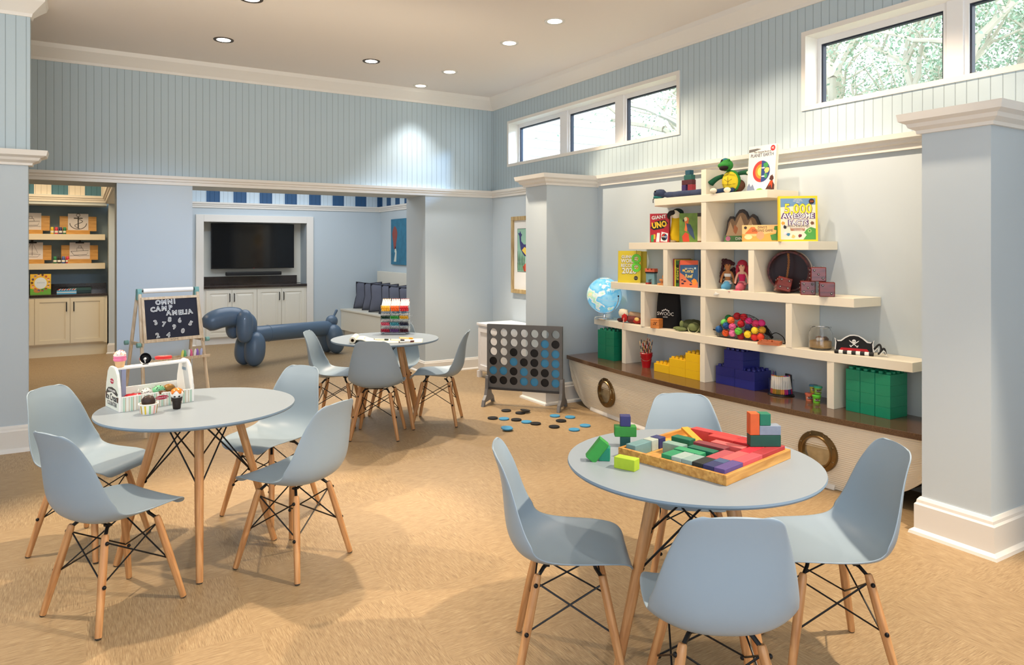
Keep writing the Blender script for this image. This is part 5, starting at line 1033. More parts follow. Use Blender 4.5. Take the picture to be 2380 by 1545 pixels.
# dinosaur mountain box
t = thing('dinosaur_box', 'brown mountain shaped dinosaur box behind the digging game on the second shelf', 'game box', (4.45, 3.84, S2), -66)
mt = [(-.15, 0), (.15, 0), (.15, .08), (.135, .10), (.125, .14), (.10, .20), (.075, .22), (.05, .20), (.04, .19), (.02, .24), (-.005, .26), (-.03, .255), (-.055, .22), (-.07, .18), (-.085, .205), (-.105, .205), (-.125, .17), (-.135, .1)]
obj('box_body', MB().prism(mt, 0, .05, 'xz'), P(52, 44, 40, .5), t); poly('printed_slopes', [(x * .93, .004 + z * .88) for x, z in mt], mat('print_brown', lin(150, 120, 88), .5, var=.5, vscale=20), t); poly('printed_valley', [(-.14, .045), (-.1, .16), (-.075, .09), (-.02, .21), (.02, .1), (.06, .18), (.09, .08), (.135, .045)], P(190, 160, 124), t, 2)
poly('printed_green', [(-.15, 0), (.15, 0), (.15, .05), (-.15, .05)], P(84, 130, 76), t, 3); poly('printed_badge', disc_poly(-.12, .028, .02, 18), P(200, 120, 150), t, 4); text('title_text', 'DINOSAUR', .032, .02, -.0026, .026, whitep, t, bold=.01)
for x, c in ((-.06, (176, 110, 70)), (.01, (120, 90, 60)), (.075, (220, 210, 190))): poly('printed_dinosaur', blob(x, .10, .022, int(x * 999) + 200, 12, .8, 1.5), P(*c), t, 3)
# digging game
t = book('digging_game_box', 'orange dinosaur digging game box, low and wide, on the second shelf', 'game box', .30, .125, .055, (4.33, 3.55, S2), -52, P(238, 196, 128, .4), pages=False, rx=0)
text('title_text', "DINO'S\nDIGGING GAME", .024, -.005, -.0012, .095, P(80, 50, 30), t, sx=.85); poly('printed_volcano', [(-.13, .06), (-.085, .11), (-.06, .11), (-.03, .06)], P(226, 120, 60), t); poly('printed_sand', [(-.15, 0), (.15, 0), (.15, .05), (.05, .065), (-.06, .04), (-.15, .06)], P(226, 170, 80), t); poly('printed_dinosaur', [(.06, .01), (.05, .05), (.09, .06), (.095, .085), (.075, .09), (.08, .115), (.11, .118), (.125, .09), (.13, .01)], P(70, 140, 70), t, 2)
poly('printed_hand', blob(-.02, .045, .03, 5, 12, .9, 1, .15), P(214, 160, 120), t, 2); poly('printed_badge', disc_poly(-.105, .035, .026, 16, 1.1, .7), P(250, 226, 170), t, 2); poly('printed_logo', disc_poly(-.125, .105, .011, 12), P(60, 50, 40), t)
# 5,000 awesome facts
t = book('facts_book', 'thick yellow framed facts book standing at the right end of the second shelf', 'book', .235, .285, .035, (4.33, 3.245, S2), -42, P(246, 208, 30, .35), rx=-4); t.scale = (1.12, 1, 1.14)
poly('cover_panel', [(-.105, .012), (.105, .012), (.105, .27), (-.105, .27)], P(238, 228, 206), t); poly('cover_sky', [(-.105, .215), (.105, .23), (.105, .27), (-.105, .27)], P(110, 150, 190), t, 2)
text('cover_shadow', '5,000', .084, .001, -.0022, .202, P(40, 30, 40), t, bold=.045, sx=.86); text('number_text', '5,000', .084, 0, -.0030, .202, P(250, 226, 50), t, bold=.022, sx=.88)
text('cover_shadow', 'AWESOME\nFACTS', .041, 0, -.0022, .138, P(90, 50, 120), t, bold=.09, sx=.95); text('title_text', 'AWESOME\nFACTS', .041, 0, -.0030, .138, whitep, t, bold=.02, sx=.95)
text('cover_text', '(About Everything!)', .017, 0, -.0016, .096, P(60, 50, 50), t); poly('cover_ribbon', [(-.045, .066), (.04, .066), (.04, .086), (-.05, .086)], P(236, 130, 50), t); text('ribbon_text', 'UPDATED AND\nEXPANDED', .011, 0, -.0016, .076, whitep, t)
poly('cover_badge', disc_poly(.082, .25, .017, 16), P(50, 30, 30), t, 3); text('badge_text', '250', .014, .082, -.003, .25, P(240, 120, 40), t); text('publisher_text', 'NATIONAL\nGEOGRAPHIC\nKIDS', .0095, 0, -.002, .253, whitep, t)
poly('cover_chameleon', [(.03, .012), (.05, .04), (.035, .055), (.05, .075), (.075, .09), (.105, .08), (.105, .012)], P(80, 160, 70), t, 2); poly('chameleon_eye', disc_poly(.068, .066, .012, 14), P(150, 200, 110), t, 3); poly('chameleon_pupil', disc_poly(.068, .066, .004, 8), blackp, t, 4)
for x, z, c in ((-.08, .09, (40, 40, 44)), (-.075, .05, (226, 226, 236)), (-.06, .045, (60, 130, 170)), (-.03, .03, (230, 190, 110)), (.01, .035, (120, 40, 50)), (-.09, .115, (240, 160, 60)), (.085, .115, (120, 80, 50))): poly('cover_picture', blob(x, z, .011, int(z * 999), 10), P(*c), t, 3)
# --- third shelf
t = book('records_book', 'large yellow records book at the left end of the third shelf', 'book', .20, .275, .03, (4.385, 5.135, S3), -55, P(226, 204, 20, .3), P(200, 176, 20, .4), rx=-3); t.scale = (1.08, 1, 1.09)
for s, z, sz_, sx2 in (('GUINNESS', .222, .036, .82), ('WORLD', .186, .046, .86), ('RECORDS', .146, .042, .78), ('2026', .10, .066, .95)):
    text('cover_shadow', s, sz_, .0, -.0008, z - .002, P(60, 50, 20), t, bold=.05, sx=sx2); text('title_text', s, sz_, -.0, -.0016, z, P(244, 244, 236), t, bold=.03, sx=sx2)
poly('cover_badge', disc_poly(.06, .04, .018, 16), P(50, 44, 30), t); text('badge_text', 'OFFICIAL', .0075, .06, -.0016, .04, P(230, 226, 200), t)
t = book('second_yellow_book', 'yellow book behind the records book, turned away', 'book', .20, .295, .025, (4.448, 5.115, S3), -55, P(206, 184, 40, .4), rx=-3)
# green figure-eight hanging
t = thing('green_figure_eight', 'bright green figure eight toy hanging in front of the yellow books', 'toy', (4.335, 4.975, S3 + .112), -55); t.scale = (1.25, 1.25, 1.25)
for z in (.0, .062): obj('ring', MB(Matrix.Translation((0 + z * .0, -.0, .03 + z)) @ Matrix.Rotation(PI / 2, 4, 'X')).lathe([(.018, -.006), (.034, -.006), (.036, 0), (.034, .006), (.018, .006), (.016, 0), (.018, -.006)], 24, cap=False), P(110, 216, 60, .5), t, smooth=True)
obj('hanging_loop', MB().tube([(0, 0, .126), (.002, .002, .14), (0, .004, .156)], .0015, 5), P(110, 90, 40), t)
# castle toy + wooden blocks
t = thing('toy_gatehouse', 'small wooden toy gatehouse with orange battlements on the third shelf', 'toy', (4.36, 4.80, S3), -78)
tb = P(112, 150, 160, .6)
obj('tower_wall', MB().prism([(-.045, 0), (-.02, 0), (-.02, .04), (.015, .05), (.02, 0), (.045, 0), (.045, .1), (-.045, .1)], -.02, .02, 'xz'), tb, t, bevel=.002); obj('black_band', MB().box(-.05, .05, -.024, .024, .10, .112), blackp, t)
b = MB(); b.box(-.052, .052, -.026, .026, .112, .128); obj('battlement', b, P(216, 110, 80, .6), t, bevel=.001)
for k in range(3): obj('merlon', MB().box(-.052 + .039 * k, -.028 + .039 * k, -.026, .026, .128, .142), P(216, 110, 80, .6), t, bevel=.001)
obj('red_foot', MB().box(-.048, -.018, -.022, .022, 0, .016), P(170, 60, 56), t)
def wb(dims, x, y, z, rz, lab): 
    a, d, h = dims; o = obj('wooden_block', MB().box(-a / 2, a / 2, -d / 2, d / 2, 0, h), toywood, bevel=.0015); o.location = (x, y, z); o.rotation_euler = (0, 0, R(rz)); tag(o, lab, 'toy block', 'plain wooden pieces beside the toy gatehouse')
wb((.10, .05, .018), 4.34, 4.62, S3, -80, 'plain wooden plank at the bottom of the little pile on the third shelf'); wb((.11, .04, .018), 4.36, 4.61, S3 + .0185, -95, 'plain wooden plank second in the little pile on the third shelf'); wb((.08, .03, .018), 4.35, 4.625, S3 + .037, -70, 'plain wooden plank on top of the little pile on the third shelf')
o = obj('toy_wheel', MB().lathe([(.016, -.009), (.018, -.006), (.018, .006), (.016, .009)], 20, Matrix.Rotation(PI / 2, 4, 'X')).lathe([(.005, .009), (.005, .0095)], 12, Matrix.Rotation(PI / 2, 4, 'X')), toywood); o.location = (4.34, 4.615, S3 + .074); o.rotation_euler = (0, 0, R(-80)); tag(o, 'small wooden wheel standing on the pile of planks', 'toy block')
# row of upright books
yb = 4.462
for i, (c, w_, h, nm) in enumerate((((150, 36, 40), .012, .235, 'dark red'), ((214, 196, 60), .016, .23, 'yellow'), ((60, 110, 50), .038, .22, 'green'), ((206, 70, 90), .026, .215, 'pink'))):
    t = thing('picture_book', '%s spined book standing in the row on the third shelf' % nm, 'book', (4.30, yb - w_ / 2, S3), -90, 'upright books on the third shelf')
    obj('cover', MB().box(-w_ / 2, w_ / 2, 0, .2, 0, h), P(*c, .45), t, bevel=.001); obj('pages', MB().box(-w_ / 2 + .002, w_ / 2 - .002, .004, .202, h - .003, h + .0005), P(236, 230, 214, .8), t)
    if nm == 'green':
        poly('spine_label', [(-.014, .03), (.014, .03), (.014, .185), (-.014, .185)], P(24, 36, 24), t); text('spine_text', 'JUNGLE', .031, 0, -.0014, .108, P(214, 214, 80), t, rot=Matrix.Rotation(PI / 2, 4, 'X') @ Matrix.Rotation(-PI / 2, 4, 'Z'), bold=.02, sx=.95)
    yb -= w_ + .002
t = book('reef_book', 'coral reef picture book facing out in the middle of the third shelf', 'book', .175, .225, .02, (4.285, 4.265, S3), -80, P(60, 96, 136, .4), rx=-1)
poly('cover_top', [(-.0875, .185), (.0875, .19), (.0875, .225), (-.0875, .225)], P(222, 100, 70), t); poly('cover_reef', [(-.0875, 0), (.0875, 0), (.0875, .045), (.05, .06), (.03, .035), (-.02, .07), (-.05, .1), (-.0875, .12)], P(232, 130, 90), t); poly('cover_orange', blob(.055, .05, .026, 9), P(240, 150, 60), t, 2)
text('title_text', 'Coral\nReef', .043, .0, -.0016, .115, P(240, 214, 130), t, bold=.02, sx=.9); text('subtitle_text', 'Let’s explore', .015, 0, -.0012, .158, whitep, t)
for x, z, s in ((-.06, .03, .009), (-.04, .05, .009), (-.065, .06, .007), (.02, .025, .008)): poly('printed_fish', disc_poly(x, z, s, 10, 1.6, .7), P(60, 40, 70), t, 3)
poly('cover_bubble', disc_poly(.06, .16, .009, 12), P(190, 220, 226), t, 2); poly('cover_star', blob(-.055, .14, .01, 6, 10), P(240, 190, 90), t, 2)
for i, c in enumerate(((120, 100, 60), (60, 60, 50), (150, 100, 60), (90, 60, 50))):
    t = thing('picture_book', ['olive', 'dark', 'tan', 'brown'][i] + ' book behind the reef book, beside the centre divider', 'book', (4.335, 4.165 - .018 * i, S3), -90, 'upright books on the third shelf')
    obj('cover', MB().box(-.008, .008, 0, .18, 0, .215 + .005 * (i % 2)), P(*c, .5), t, bevel=.001); obj('pages', MB().box(-.006, .006, .004, .182, .2145, .2215), P(236, 230, 214, .8), t)
# dolls
def doll(lab, loc, rz, skin, hair, top, tail, curly, tip, scale=1.0):
    t = thing('mermaid_doll', lab, 'doll', loc, rz); s = scale; sk = P(*skin, .85); bm_ = MB(Matrix.Scale(s, 4))
    # torso, neck, head and arms are one skinned surface
    me = bpy.data.meshes.new('body'); V = [(0, 0, .05), (0, .0, .085), (0, 0, .125), (0, 0, .145), (0, -.002, .158), (0, -.004, .19), (0, -.004, .215), (.03, 0, .138), (.045, -.004, .10), (.05, -.014, .055), (-.03, 0, .138), (-.045, -.004, .10), (-.05, -.014, .055)]
    rr = [.026, .020, .026, .018, .011, .030, .027, .013, .011, .010, .013, .011, .010]; E_ = [(0, 1), (1, 2), (2, 3), (3, 4), (4, 5), (5, 6), (3, 7), (7, 8), (8, 9), (3, 10), (10, 11), (11, 12)]
    me.from_pydata([tuple(c * s for c in v) for v in V], E_, []); o = bpy.data.objects.new('body', me); C.objects.link(o); o.parent = t; me.materials.append(sk); q = o.modifiers.new('skin', 'SKIN')
    for i, v in enumerate(me.skin_vertices[0].data): v.radius = (rr[i] * s, rr[i] * s * .85); v.use_root = i == 0
    q.use_smooth_shade = True; o.modifiers.new('sub', 'SUBSURF').levels = 1; o.modifiers['sub'].render_levels = 2
    b = MB(Matrix.Scale(s, 4)); hm = mat('doll_hair_%d' % hair[0], lin(*hair), .8, var=.5, vscale=40, bump=(150, .8)); rnd = random.Random(7)
    if curly:
        for k in range(90):
            a = rnd.uniform(-.5, PI + .5); z = rnd.uniform(.05, .235); r_ = .036 + (.235 - z) * .14; p = (r_ * math.cos(a), r_ * .6 * max(-.15, math.sin(a)) + .008, z); b.ball(p, rnd.uniform(.009, .015), seg=6)
        b.ball((0, .008, .212), .036, (1.05, .95, .8), 14)
        obj('hair', b, hm, t, smooth='all')
    else:
        b.ball((0, .01, .208), .036, (1.08, .95, 1.0), 18); b.tube([(-.034, .006, .2), (-.038, .006, .15), (-.04, 0, .10)], .012, 8, radii=[.014, .013, .006]); b.tube([(.034, .006, .2), (.038, .006, .15), (.04, 0, .10)], .012, 8, radii=[.014, .013, .006]); b.ball((0, .022, .16), .03, (1.1, .7, 1.9), 14)
        obj('hair', b, hm, t, smooth='all')
    for e in (-1, 1): obj('eye', MB(Matrix.Scale(s, 4)).ball((e * .0125, -.0335, .198), .0042, (1.2, .5, 1), 8), P(40, 26, 24), t); obj('eyebrow', MB(Matrix.Scale(s, 4)).tube([(e * .007, -.0345, .2065), (e * .018, -.032, .208)], .0009, 4), P(60, 30, 26), t)
    obj('mouth', MB(Matrix.Scale(s, 4)).tube([(-.006, -.034, .182), (0, -.035, .1805), (.006, -.034, .182)], .0011, 4), P(190, 60, 70), t); obj('nose', MB(Matrix.Scale(s, 4)).ball((0, -.036, .191), .0022, seg=6), sk, t)
    obj('top', MB(Matrix.Scale(s, 4)).lathe([(.0215, .078), (.0245, .10), (.0285, .122), (.0265, .132)] if not curly else [(.026, .106), (.0285, .118), (.0285, .130)], 18, Matrix.Diagonal((1, .88, 1, 1)), cap=False), P(*top, .8), t, smooth='all')
    obj('waist_frill', MB(Matrix.Scale(s, 4)).lathe([(.024, .07), (.040, .05), (.036, .06), (.022, .078)], 22, Matrix.Diagonal((1, .9, 1, 1)), cap=False), P(226, 226, 220, .8) if curly else P(230, 150, 160, .8), t, smooth='all')
    obj('tail', MB(Matrix.Scale(s, 4)).tube(cr([(0, .0, .055), (-.005, -.02, .032), (-.012, -.06, .028), (-.015, -.09, .018)], 12), .03, 14, radii=[.03, .033, .034, .034, .033, .032, .03, .027, .024, .02, .016, .01]), P(*tail, .7), t, smooth='all')
    b = MB(Matrix.Scale(s, 4)); b.grid([[(-.015, -.085, .016), (-.06, -.10, .006), (-.075, -.14, tip)], [(-.015, -.087, .014), (-.02, -.11, .006), (-.015, -.13, tip * .6)], [(-.015, -.085, .016), (.03, -.10, .006), (.05, -.135, tip)]]); obj('fin', b, P(236, 236, 230, .5) if curly else P(232, 70, 110, .7), t, smooth='all', solid=.002)
    return t
doll('mermaid doll with long curly brown hair and blue tail, sitting on the third shelf', (4.37, 3.925, S3 - .008), -62, (176, 118, 72), (70, 30, 36), (230, 230, 226), (80, 150, 190), True, -.035, 1.02)
doll('mermaid doll with straight pink hair and pink top beside the curly haired doll', (4.385, 3.795, S3 - .008), -62, (232, 186, 160), (200, 50, 80), (206, 40, 100), (190, 90, 110), False, .002, 1.0)
# barrel
t = thing('wooden_barrel_drum', 'dark wooden barrel drum lying on its side behind the dice, rope across its open end', 'drum', (4.43, 3.40, S3 + .157), -62)
M = Matrix.Rotation(PI / 2, 4, 'X'); dw = wood('dark_wood', lin(58, 22, 18), lin(110, 48, 34), 1, 8, .25)
obj('barrel_shell', MB(M @ Matrix.Translation((0, 0, -.0))).lathe([(.135, .03), (.148, .03), (.156, 0), (.152, -.03), (.146, -.06), (.132, -.06), (.135, .03)], 48, cap=False), dw, t, smooth=True)
obj('drum_head', MB(M).lathe([(.136, -.045), (0, -.045)], 48, cap=False), P(48, 20, 20, .3), t)
for z in (-.02, -.05): obj('hoop', MB(M).lathe([(.1545 + .0 * z, z - .004), (.158, z), (.1545, z + .004)], 48, cap=False), P(200, 190, 176, .3), t, smooth=True)
pts = cr([(.0, -.034, .13), (.006, -.045, .07), (.0, -.05, .0), (-.008, -.052, -.06), (-.012, -.05, -.13)], 60)
for ph in (0, PI): obj('rope_strand', MB().tube([(p[0] + .004 * math.cos(i * .8 + ph), p[1] + .004 * math.sin(i * .8 + ph), p[2]) for i, p in enumerate(pts)], .0048, 6), P(150, 100, 60, .9), t, smooth=True)
for z in (.12, -.12): obj('knob', MB().ball((0, -.03, z), .01, seg=10), P(90, 50, 40), t, smooth=True)
# dice
diew = wood('die_wood', lin(84, 20, 18), lin(128, 44, 32), 0, 14, .18)
def die(loc, rot, lab, faces):
    s = .098; t = thing('wooden_die', lab, 'die', loc, 0, 'large dark wooden dice'); t.rotation_euler = tuple(R(a) for a in rot)
    obj('die_body', MB().box(-s / 2, s / 2, -s / 2, s / 2, -s / 2, s / 2), diew, t, bevel=.005, seg=3); h = s / 2; d = .027
    pos = {1: [(0, 0)], 2: [(-d, d), (d, -d)], 3: [(-d, d), (0, 0), (d, -d)], 4: [(-d, d), (d, d), (-d, -d), (d, -d)], 5: [(-d, d), (d, d), (0, 0), (-d, -d), (d, -d)], 6: [(-d, d), (d, d), (-d, 0), (d, 0), (-d, -d), (d, -d)]}
    for ax_, n in faces.items():
        for a, c in pos[n]:
            p = {'-y': (a, -h, c), '-x': (-h, -a, c), '+z': (a, c, h), '+x': (h, a, c)}[ax_]; sc3 = {'-y': (1, .3, 1), '-x': (.3, 1, 1), '+z': (1, 1, .3), '+x': (.3, 1, 1)}[ax_]; obj('pip', MB().ball(p, .0075, sc3, 10), blackp, t, smooth='all')
            q = tuple(v + (0.0008 if i != 'xyz'.index(ax_[1]) else (.0022 * (1 if ax_[0] == '+' else -1))) for i, v in enumerate(p)); obj('pip_centre', MB().ball(q, .0032, sc3, 8), whitep, t, smooth='all')
die((4.345, 3.385, S3 + .060), (-12, 14, -42), 'bright tilted wooden die showing five on top, left of the other dice', {'+z': 5, '-x': 4, '-y': 4})
die((4.35, 3.185, S3 + .0495), (0, 0, -50), 'wooden die showing five, the lower left of the stacked three', {'-y': 5, '-x': 3, '+z': 2}); die((4.30, 3.0, S3 + .0495), (0, 0, -52), 'wooden die showing two, the lower right of the stacked three', {'-y': 2, '-x': 6, '+z': 1}); die((4.33, 3.09, S3 + .0495 + .0985), (0, 0, -48), 'wooden die showing three, stacked on the other two', {'-y': 3, '-x': 5, '+z': 6})
# --- fourth shelf: globe
t = thing('desk_globe', 'glowing blue desk globe on a chrome stand at the left end of the fourth shelf', 'globe', (4.38, 5.50, S4), -80)
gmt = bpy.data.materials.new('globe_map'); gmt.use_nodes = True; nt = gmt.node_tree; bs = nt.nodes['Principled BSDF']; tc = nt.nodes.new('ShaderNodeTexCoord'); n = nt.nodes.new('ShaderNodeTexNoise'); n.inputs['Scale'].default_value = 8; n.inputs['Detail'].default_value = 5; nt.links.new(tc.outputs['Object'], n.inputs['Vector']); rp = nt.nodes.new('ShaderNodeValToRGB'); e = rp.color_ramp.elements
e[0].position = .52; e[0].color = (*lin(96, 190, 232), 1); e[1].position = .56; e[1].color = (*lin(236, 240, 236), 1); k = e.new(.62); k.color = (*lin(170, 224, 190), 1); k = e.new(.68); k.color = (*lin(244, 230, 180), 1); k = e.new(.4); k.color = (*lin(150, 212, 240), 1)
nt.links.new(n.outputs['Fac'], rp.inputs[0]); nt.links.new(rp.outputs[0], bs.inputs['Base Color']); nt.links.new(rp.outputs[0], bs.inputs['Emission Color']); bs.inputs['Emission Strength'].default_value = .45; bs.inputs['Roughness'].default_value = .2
GR = .172; gz = .235
obj('globe_ball', MB().ball((0, 0, gz), GR, seg=48), gmt, t, smooth='all'); obj('equator_line', MB(Matrix.Translation((0, 0, gz)) @ Matrix.Rotation(R(18), 4, 'Y')).tube([((GR + .0003) * math.cos(a), (GR + .0003) * math.sin(a), 0) for a in [2 * PI * k / 60 for k in range(60)]], .0011, 4, closed=True), whitep, t)
obj('meridian_arc', MB(Matrix.Translation((0, 0, gz))).tube([((GR + .010) * math.cos(a), 0, (GR + .010) * math.sin(a)) for a in [PI * .999 + PI * k / 40 for k in range(41)]], .004, 8), chrome, t, smooth=True); obj('meridian_arc', MB(Matrix.Translation((0, 0, gz)) @ Matrix.Rotation(R(20), 4, 'Z')).tube([((GR + .006) * math.cos(a), 0, (GR + .006) * math.sin(a)) for a in [2 * PI * k / 60 for k in range(60)]], .0022, 6, closed=True), chrome, t, smooth=True)
for s in (-1, 1): obj('pivot', MB(Matrix.Translation((s * (GR + .008), 0, gz))).ball((0, 0, 0), .008, seg=8), blackp, t)
obj('stem', MB().lathe([(.014, .016), (.011, .03), (.011, .05)], 16), chrome, t, smooth=True); obj('stand_base', MB().lathe([(.09, 0), (.092, .006), (.086, .014), (.014, .018)], 40), chrome, t, smooth=True)
# bundled puppet
t = thing('cloth_puppet', 'crumpled cloth sailor puppet in red and cream lying beside the globe', 'puppet', (4.37, 5.10, S4), -75)
obj('hat', MB().ball((-.06, -.02, .085), .05, (1.0, .8, .85), 16, jit=.4), crm, t, smooth='all'); obj('scarf', MB().ball((-.035, -.045, .05), .035, (.9, .5, 1.1), 14, jit=.3), P(190, 36, 36, .9), t, smooth='all'); obj('coat', MB().ball((.04, .0, .035), .06, (1.6, .8, .55), 18, jit=.35), P(120, 60, 56, .9), t, smooth='all')
obj('sleeve', MB().tube([(.0, .0, .08), (.08, .01, .075), (.15, .01, .06)], .028, 10), P(190, 160, 130, .9), t, smooth='all'); obj('trousers', MB().ball((.10, -.03, .025), .035, (1.5, .8, .7), 14, jit=.3), P(176, 50, 40, .9), t, smooth='all'); obj('hand', MB().ball((.11, -.055, .045), .022, (1.2, .7, .8), 10), P(236, 196, 120, .9), t, smooth='all')
obj('boot', MB().ball((-.11, .0, .02), .024, (1.6, .9, .8), 12), P(70, 30, 30, .7), t, smooth='all'); obj('string', MB().tube([(-.03, -.06, .05), (-.02, -.085, .0), (-.022, -.09, -.045)], .003, 5), P(236, 190, 170), t)
# black drawstring bag
t = thing('drawstring_bag', 'tall black drawstring bag with white lettering on the fourth shelf', 'bag', (4.40, 4.62, S4), -72)
rows = []
for i in range(15):
    z = .305 * i / 14; w_ = .112 * (1 - .12 * (i / 14) ** 3); d_ = .05 * (1 - .6 * (i / 14)) + .008; rows.append([(w_ * math.copysign(abs(math.cos(a)) ** .5, math.cos(a)), d_ * math.copysign(abs(math.sin(a)) ** .7, math.sin(a)), z + (.006 * math.sin(5 * a) if i == 14 else 0)) for a in [2 * PI * k / 40 for k in range(40)]])
obj('bag_cloth', MB().grid(rows, closed=True), P(12, 12, 14, .85), t, smooth='all', solid=.002); text('bag_text', 'SWOOC', .042, .0, -.062, .125, whitep, t, bold=.0, sx=1.0); text('bag_text_small', 'GAMES', .015, .0, -.064, .098, whitep, t)
for k in range(5): obj('bag_dot', MB().box(-.0055, .0055, -.0605, -.059, -.0055, .0055, Matrix.Translation((-.03 + .015 * k, 0, .152 + .012 * (1 - abs(k - 2) / 2))) @ Matrix.Rotation(R(20 * k), 4, 'Y')), whitep, t)
obj('cord', MB().tube([(.09, -.015, .285), (.12, -.02, .28), (.115, -.02, .265)], .003, 6), blackp, t)
t = thing('wooden_cube', 'orange brown wooden die cube standing before the black bag', 'die', (4.29, 4.655, S4), -70); obj('cube_body', MB().box(-.041, .041, -.041, .041, 0, .082), wood('cherry_wood', lin(200, 116, 50), lin(226, 146, 76), 0, 12), t, bevel=.005, seg=3)
for x, z in ((-.008, .052), (.012, .052), (-.012, .036), (.004, .036), (.002, .046)): obj('engraved_mark', MB().box(x, x + .009, -.0416, -.040, z - .004, z + .004), P(80, 40, 24), t)
# green sea turtle plush
sg = mat('sage_plush', lin(128, 140, 88), .95, var=.4, vscale=40, bump=(200, .7)); dg2 = mat('olive_plush', lin(84, 92, 56), .95, var=.5, vscale=30, bump=(200, .8))
t = thing('plush_sea_turtle', 'sage green plush sea turtle lying flat on the fourth shelf', 'plush toy', (4.38, 4.33, S4), -60)
obj('shell', MB().ball((0, .03, .045), .085, (1.15, 1, .6), 22, jit=.12), dg2, t, smooth='all'); hd = obj('head', MB().ball((.035, -.055, .042), .045, (1.05, 1.1, .8), 20), sg, t, smooth='all'); obj('belly_edge', MB(Matrix.Translation((.035, -.06, .035)) @ Matrix.Rotation(R(60), 4, 'X')).lathe([(.043, -.004), (.05, 0), (.043, .004)], 24, cap=False), P(196, 198, 150, .9), hd, smooth=True)
for x, y, a in ((-.07, -.05, 20), (-.11, .0, -10), (.12, .02, 30), (.09, -.045, -20)): obj('flipper', MB().ball((0, 0, 0), .038, (1.3, .7, .42), 14, M=Matrix.Translation((x, y, .018)) @ Matrix.Rotation(R(a), 4, 'Z')), sg, t, smooth='all')
obj('flipper', MB().ball((-.075, -.02, .055), .03, (.7, .6, 1.1), 12), sg, t, smooth='all')
# mesh bag of balls
t = thing('mesh_bag', 'black drawstring mesh bag full of bright balls on the fourth shelf', 'bag', (4.34, 3.74, S4), -78)
BA = (.235, .10, .19)
def bagp(u, a):  # u 0..1 along x, a angle
    x = -.235 + .47 * u; hgt = .195 * math.sin(PI * min(1, max(0, u * .93 + .03))) ** .62 * (1 - .25 * max(0, u - .6)); dep = .085 * math.sin(PI * min(1, max(0, u))) ** .5; return (x, dep * math.cos(a), max(.001, hgt * (.5 + .5 * math.sin(a))))
netm = mat('black_mesh', lin(14, 14, 16), .8)
b = MB()
for k in range(26): b.tube([bagp(.02 + .96 * i / 22, 2 * PI * (k + i * .35) / 26) for i in range(23)], .0008, 3)
for k in range(26): b.tube([bagp(.02 + .96 * i / 22, 2 * PI * (k - i * .35) / 26) for i in range(23)], .0008, 3)
obj('netting', b, netm, t, kind='stuff')
obj('gathered_top', MB().tube(cr([(.16, 0, .10), (.20, .0, .06), (.235, -.01, .035)], 10), .02, 10, radii=[.03, .028, .025, .02, .016, .012, .010, .009, .01, .012]), netm, t, smooth='all'); obj('bottom_corner', MB().tube([(-.225, -.01, .05), (-.255, -.015, .055)], .006, 6), netm, t)
obj('drawstring', MB().tube(cr([(.22, -.01, .05), (.27, -.02, .075), (.33, -.03, .05), (.345, -.03, .006), (.33, -.035, .004)], 20), .003, 6), netm, t, smooth=True)
bM = Matrix.Translation((4.34, 3.74, S4)) @ Matrix.Rotation(R(-78), 4, 'Z')
ballc = [('blue', (30, 90, 150), -.196, -.03, .052), ('green', (110, 206, 90), -.155, -.02, .105), ('royal blue', (24, 84, 150), -.125, -.045, .085), ('orange', (236, 92, 36), -.132, -.04, .03), ('dark green', (30, 120, 60), -.135, .01, .14), ('bright orange', (240, 110, 44), -.085, -.045, .13), ('pink', (240, 100, 160), -.07, -.05, .082), ('light pink', (240, 120, 170), -.066, -.055, .035),
         ('lime', (110, 206, 70), -.012, -.065, .055), ('dark red', (176, 24, 40), -.045, -.02, .165), ('red', (200, 26, 40), -.005, -.035, .11), ('crimson', (206, 36, 50), .01, -.02, .16), ('deep red', (150, 20, 30), .0, -.045, .016), ('yellow', (240, 206, 40), .066, -.066, .038), ('dark blue', (24, 40, 90), .062, -.045, .088), ('magenta', (230, 60, 140), .06, -.035, .135),
         ('light yellow', (238, 210, 50), .118, -.055, .07), ('rose', (226, 60, 110), .112, -.03, .12), ('scarlet', (206, 40, 40), .115, -.05, .02), ('vermilion', (226, 70, 40), .16, -.045, .026), ('hot pink', (220, 50, 130), .15, -.01, .125), ('golden', (214, 160, 50), .165, -.03, .075), ('brick', (190, 40, 40), .02, .03, .05), ('plum', (160, 30, 90), -.09, .03, .06)]
for nm, c, x, y, z in ballc:
    o = obj('foam_ball', MB().ball((0, 0, 0), .0285, seg=20), P(*c, .7), smooth='all'); o.location = bM @ Vector((x, y * .9, z + .011)); tag(o, '%s foam ball in the black mesh bag' % nm, 'ball', 'foam balls in the mesh bag')
# wooden puzzle tray
t = thing('wooden_puzzle', 'small reddish wooden puzzle tray in front of the mesh bag', 'puzzle', (4.27, 3.44, S4), -66); b = MB(); rw = wood('red_wood', lin(180, 96, 56), lin(212, 130, 84), 0, 14)
for q in ((-.075, .075, -.05, -.04), (-.075, .075, .04, .05), (-.075, -.065, -.04, .04), (.065, .075, -.04, .04)): b.box(q[0], q[1], q[2], q[3], 0, .024)
b.box(-.065, .065, -.04, .04, 0, .008); obj('puzzle_tray', b, rw, t, bevel=.001)
for i, (x, y, a) in enumerate(((-.04, 0, 12), (.0, .012, -8), (.04, -.008, 20))): obj('puzzle_piece', MB(Matrix.Translation((x, y, .0085)) @ Matrix.Rotation(R(a), 4, 'Z')).box(-.018, .018, -.024, .024, 0, .022), rw, t, bevel=.001)
